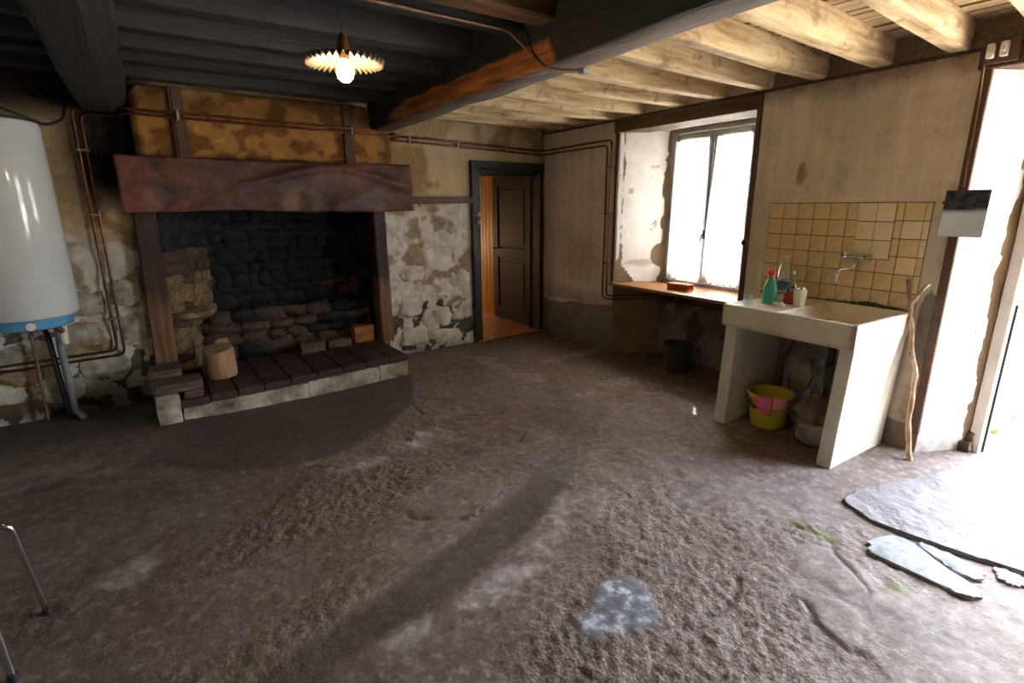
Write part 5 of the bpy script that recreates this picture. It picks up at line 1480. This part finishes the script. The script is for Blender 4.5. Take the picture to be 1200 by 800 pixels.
def rim_cloth(name, a0, a1, zb, mat, lab, seed):
    def fn(u, v_):
        a = np.radians(a0 + (a1 - a0) * u) + 0 * v_
        out = np.clip(v_, 0, 1); inn = np.clip(-v_, 0, 1)
        rr = 0.163 - out * 0.014 + (fbm(u * 6, v_ * 3, seed, 3) - 0.5) * 0.012 * out
        zz = 0.254 - out * (0.254 - zb + 0.015 * np.sin(u * 4 + seed)) + 0.004 * np.sin(u * 12)
        rr = np.where(v_ < 0, 0.156 - inn * 0.03, rr); zz = np.where(v_ < 0, 0.256 - inn * 0.07, zz)
        return BC[0] + rr * np.cos(a), BC[1] + rr * np.sin(a), zz
    o = grid_mesh(name, span(0, 1, 0.08), np.concatenate([[-1, -.6, -.3, 0], span(0, 1, 0.12)]), fn, mat, bk)
    o.parent = None; o.matrix_world = M_R @ Matrix.Translation(BC)
    s_ = o.modifiers.new('thickness', 'SOLIDIFY'); s_.thickness = 0.004; s_.offset = 1.0
    tagit(o, lab, 'cloth', 'pink cloths on the bucket')


rim_cloth('floor_cloth', 176, 215, 0.135, 'pink_cloth', 'bright pink cloth hanging over the bucket rim, left of two', 4)
rim_cloth('floor_cloth', 217, 252, 0.155, 'pale_pink_cloth', 'paler mottled pink cloth hanging over the bucket rim, right of two', 9)

GC = (-0.40, -3.655, 0)
gb = thing('rubbish_bag', 'clear plastic bag of kitchen rubbish slumped beside the yellow bucket', 'bag', GC, M_R)


def bag(mb, k, prof, seed):
    def fn(kk, i, r, z):
        a = kk * 2 * PI / 32
        n = mnoise.noise(Vector((math.cos(a) * 1.6, math.sin(a) * 1.6, z * 6 + seed))) + 0.6 * mnoise.noise(Vector((math.cos(a) * 4, math.sin(a) * 4, z * 16 + seed)))
        return (r * k * (1 + 0.30 * n * min(1, r * 12)), z)
    return mb.lathe(prof, GC, 32, fn=fn, closed=True)


mb = MB(); bag(mb, 0.95, [(0.001, 0.16), (0.10, 0.15), (0.142, 0.18), (0.140, 0.24), (0.11, 0.28), (0.06, 0.31), (0.001, 0.32)], 3); put('rubbish', mb, 'bag_content', gb, sm=True)
mb = MB(); bag(mb, 0.95, [(0.001, 0.006), (0.07, 0.008), (0.115, 0.04), (0.14, 0.10), (0.142, 0.165), (0.10, 0.175), (0.001, 0.18)], 3); put('white_wrappings', mb, 'white_paper', gb, sm=True)
mb = MB(); bag(mb, 1.03, [(0.001, 0.001), (0.075, 0.002), (0.120, 0.03), (0.147, 0.10), (0.150, 0.15), (0.150, 0.20), (0.143, 0.25), (0.128, 0.30), (0.10, 0.35), (0.075, 0.39), (0.062, 0.43), (0.055, 0.47), (0.066, 0.51), (0.085, 0.56)], 3); put('film', mb, 'bag_plastic', gb)

c = (0.10, -2.09, 0.0)
db = thing('dark_bucket', 'dark brown plastic bucket on the floor beneath the window niche', 'bucket', c, M_R)
mb = MB(); mb.lathe([(0.001, 0.006), (0.112, 0.0), (0.118, 0.006), (0.120, 0.03), (0.132, 0.245), (0.142, 0.250), (0.143, 0.268), (0.133, 0.270), (0.116, 0.02), (0.001, 0.016)], c, 40, closed=True); put('bucket_body', mb, 'dark_bucket_plastic', db, sm=True)
mb = MB(); hp = [(c[0] - 0.145 * math.sin(PI * i / 16) * 1.0, c[1] + 0.145 * math.cos(PI * i / 16), 0.235 - 0.035 * math.sin(PI * i / 16)) for i in range(17)]; mb.tube(hp, 0.004, 8); put('bucket_handle', mb, 'iron', db, sm=True)

# forked stick
st = [(-0.150, -4.115, 0.0), (-0.135, -4.075, 0.14), (-0.10, -4.045, 0.33), (-0.085, -4.035, 0.52), (-0.075, -3.985, 0.68), (-0.065, -3.955, 0.84), (-0.05, -3.925, 0.95), (-0.045, -3.890, 1.09)]
sk = thing('forked_stick', 'barked walking stick with a forked top leaning between sink and doorway', 'stick', st[0], M_R)
pts = []
for a, b in zip(st, st[1:]):
    for q in range(4): pts.append(Vector(a).lerp(Vector(b), q / 4) + Vector((0, 0.004 * math.sin(len(pts) * 1.3), 0)))
pts.append(Vector(st[-1]))
mb = MB(); mb.tube(pts, 0.014, 10, radii=[0.015 + 0.002 * math.sin(i * 1.7) - 0.003 * i / len(pts) for i in range(len(pts))])
mb.tube([(-0.055, -3.930, 0.935), (-0.058, -3.965, 1.005), (-0.058, -3.985, 1.045), (-0.060, -4.005, 1.072)], 0.009, 8, radii=[0.011, 0.010, 0.009, 0.009]); put('bark', mb, 'stick_bark', sk, sm=True)
mb = MB(); mb.sphere((-0.045, -3.889, 1.090), 0.0115, seg=10, rings=6); mb.sphere((-0.060, -4.006, 1.073), 0.0085, seg=8, rings=6); put('cut_end', mb, 'cut_wood', sk, sm=True)

# mirror, fuse board, hook
mr = thing('mirror', 'small frameless mirror hung over the edge of the doorway above the stick', 'mirror', (-0.03, -4.09, 1.475), M_R)
TL = Matrix.Translation((-0.03, -4.09, 1.35)) @ Matrix.Rotation(math.radians(2.2), 4, 'Y') @ Matrix.Translation((0.022, 4.09, -1.35))
mb = MB(); vs = mb.box(-0.034, -0.030, -4.192, -3.992, 1.350, 1.605, 0.001); mb.move(vs, TL); put('mirror_glass', mb, 'mirror_silver', mr)
mb = MB(); vs = mb.box(-0.029, -0.020, -4.190, -3.994, 1.352, 1.603, 0.001); mb.move(vs, TL); put('mirror_backing', mb, 'brown_wood', mr)
fb = thing('fuse_board', 'red-brown board with two porcelain fuses over the doorway corner', 'fuse board', (-0.02, -4.11, 2.30), M_R)
mb = MB(); mb.box(-0.048, -0.031, -4.185, -4.035, 2.238, 2.358, 0.004); put('backboard', mb, 'red_brown_paint', fb)
for s in (4.075, 4.130):
    mb = MB(); mb.box(-0.080, -0.048, -s - 0.017, -s + 0.017, 2.262, 2.334, 0.008, seg=2); mb.box(-0.090, -0.078, -s - 0.011, -s + 0.011, 2.285, 2.312, 0.003); put('fuse_holder', mb, 'porcelain', fb)
mb = MB(); mb.tube([(-0.040, -4.05, 2.24), (-0.020, -4.055, 2.0), (-0.02, -4.06, 1.62)], 0.006, 8, fillet=.05); put('lead_cable', mb, 'dull_copper', fb, sm=True)
hk = thing('door_bell', 'small dark round bell push on the board at the window edge', 'bell push', (-0.02, -2.745, 1.245), M_R)
mb = MB(); vs = mb.lathe([(0.001, 0.034), (0.012, 0.033), (0.020, 0.024), (0.019, 0.014), (0.010, 0.008), (0.010, 0.0)], (0, 0, 0), 18, closed=True); mb.move(vs, Matrix.Translation((-0.017, -2.750, 1.245)) @ Matrix.Rotation(-PI / 2, 4, 'Y')); put('knob', mb, 'black_metal', hk, sm=True)
mb = MB(); mb.box(-0.020, -0.016, -2.775, -2.735, 1.215, 1.272, 0.002); put('backplate', mb, 'brass', hk)

# brick on the sill
BR = (0.15, -2.02, 0.762)
br = thing('hollow_brick', 'small orange terracotta hollow brick lying on the window sill', 'brick', BR, M_R)
mb = MB()
R1 = Matrix.Translation(BR) @ Matrix.Rotation(0.12, 4, 'Z')
for a in ((-0.05, 0.05, -0.11, 0.11, 0, 0.008), (-0.05, 0.05, -0.11, 0.11, 0.052, 0.06), (-0.05, -0.042, -0.11, 0.11, 0.004, 0.056), (0.042, 0.05, -0.11, 0.11, 0.004, 0.056), (-0.004, 0.004, -0.11, 0.11, 0.004, 0.056)):
    vs = mb.box(*a, 0.002); mb.move(vs, R1)
put('brick_shell', mb, 'terracotta', br)
mb = MB(); vs = mb.box(-0.056, -0.050, -0.10, 0.10, 0.010, 0.016, 0.001); vs2 = mb.box(-0.056, -0.050, -0.10, 0.10, 0.028, 0.034, 0.001); vs3 = mb.box(-0.056, -0.050, -0.10, 0.10, 0.044, 0.050, 0.001)
for q in (vs, vs2, vs3): mb.move(q, R1)
put('brick_ribs', mb, 'terracotta', br)

# net curtains
def curtain(name, fs0, fs1, lab):
    def fn(u, v_):
        s0 = fs0(v_); s1 = fs1(v_)
        s = s0 + (s1 - s0) * u
        x = ND - 0.022 - 0.010 * np.sin(u * 40) * (0.5 + 0.5 * (1 - v_)) - 0.012 * (1 - v_)
        return x, -s, 0.805 + (2.115 - 0.805) * v_ + 0.004 * np.sin(u * 40)
    base = (ND - 0.02, -(2.03), 0.8)
    t_ = thing(name, lab, 'curtain', base, M_R, 'net curtains at the window')
    grid_mesh('net', span(0, 1, 0.02), span(0, 1, 0.08), fn, 'net_curtain', t_)
    s0, s1 = float(fs0(np.array(1.0))), float(fs1(np.array(1.0)))
    mb = MB(); mb.tube([(ND - 0.022, -s0 + .01, 2.118), (ND - 0.022, -s1 - .01, 2.118)], 0.004, 8); put('curtain_rod', mb, 'brass', t_, sm=True)


curtain('net_curtain', lambda v_: 1.615 + 0 * v_, lambda v_: 2.035 - 0.050 * smooth(0.30, 0.9, v_), 'white net curtain on the window sash beside the bare reveal')
curtain('net_curtain', lambda v_: 2.038 + 0.046 * smooth(0.30, 1.0, v_), lambda v_: 2.462 + 0 * v_, 'white net curtain on the window sash nearer the sink')

# ================================================================== CHROME CHAIR at the picture's edge
ch = thing('tubular_chair', 'chrome tube chair of which just two bent legs show on the earth floor', 'chair', (-0.75, 2.3, 0))
for (yf, yb, xa) in ((2.477, 2.425, -0.497), (2.144, 2.20, -0.556)):
    mb = MB(); mb.tube([(xa, yf, 0.0), (xa - 0.025, yb, 0.445), (-0.98, yb - .02, 0.455), (-1.02, yf - .02, 0.0)], 0.0115, 12, fillet=0.055); put('leg_frame', mb, 'chrome', ch, sm=True)
    for xx in (xa, -1.02):
        mb = MB(); mb.tube([(xx, yf - (0.02 if xx < -1 else 0), -0.002), (xx - .001, yf - (0.02 if xx < -1 else 0), 0.03)], 0.0145, 12); put('rubber_foot', mb, 'black_rubber', ch, sm=True)
mb = MB(); mb.box(-1.02, -0.64, 2.13, 2.50, 0.46, 0.50, 0.015, seg=2); put('seat', mb, 'fern_cushion', ch)
mb = MB(); mb.tube([(-1.0, 2.16, 0.46), (-1.06, 2.16, 0.86), (-1.06, 2.46, 0.86), (-1.0, 2.46, 0.46)], 0.0115, 12, fillet=0.06); put('back_frame', mb, 'chrome', ch, sm=True)
mb = MB(); mb.box(-1.075, -1.045, 2.17, 2.45, 0.64, 0.84, 0.012, seg=2); put('backrest', mb, 'fern_cushion', ch)

# ================================================================== OUTDOOR GREENERY
def weed(base, n, h, seed, lab, name='weed'):
    rgw = random.Random(seed)
    t_ = thing(name, lab, 'plant', base, group='weeds outside the doorway' if name == 'weed' else None)
    mb = MB()
    for i in range(n):
        a = rgw.uniform(0, 2 * PI); L = h * rgw.uniform(0.5, 1.1); out = L * rgw.uniform(0.2, 0.8)
        w = L * rgw.uniform(0.10, 0.2); d = Vector((math.cos(a), math.sin(a), 0)); p = Vector((-d.y, d.x, 0)); b = Vector(base) + d * rgw.uniform(0, h * .3)
        m_ = b + d * out * 0.5 + Vector((0, 0, L * .7)); e = b + d * out + Vector((0, 0, L * rgw.uniform(.6, 1)))
        mb.quad(b, m_ + p * w, e, m_ - p * w)
    put('leaves', mb, 'leaf_green', t_)
    mb = MB()
    for i in range(3): mb.tube([Vector(base), Vector(base) + Vector((rgw.uniform(-.3, .3) * h, rgw.uniform(-.3, .3) * h, h * .8))], 0.003, 5)
    put('stem', mb, 'leaf_green', t_)


weed((4.62, 0.80, -0.05), 46, 0.10, 1, 'low green weed tuft growing outside against the door post')
weed((5.10, 0.76, -0.05), 30, 0.08, 2, 'small weed growing in the bright gravel beyond the doorway')
SB = Vector((8.6, 1.05, -0.05)); rgw = random.Random(3)
shrub = thing('garden_shrub', 'leafy green shrub standing outside past the doorway edge', 'shrub', SB)
mb = MB()
for i in range(700):
    d = Vector((rgw.gauss(0, 1), rgw.gauss(0, 1), rgw.gauss(0, 1))).normalized(); c = SB + Vector((0, 0, 0.72)) + Vector((d.x * .62, d.y * .62, d.z * .66)) * rgw.uniform(.55, 1)
    u = Vector((rgw.gauss(0, 1), rgw.gauss(0, 1), rgw.gauss(0, 1))).normalized(); w = u.cross(d).normalized(); L = rgw.uniform(.05, .09)
    mb.quad(c - u * L, c + w * L * .45, c + u * L, c - w * L * .45)
put('foliage', mb, 'leaf_green', shrub)
mb = MB()
for i in range(7):
    a = i * 0.9; mb.tube([SB, SB + Vector((math.cos(a) * .15, math.sin(a) * .15, .4)), SB + Vector((math.cos(a) * .4, math.sin(a) * .4, .95))], 0.014, 6)
put('stem', mb, 'stick_bark', shrub)
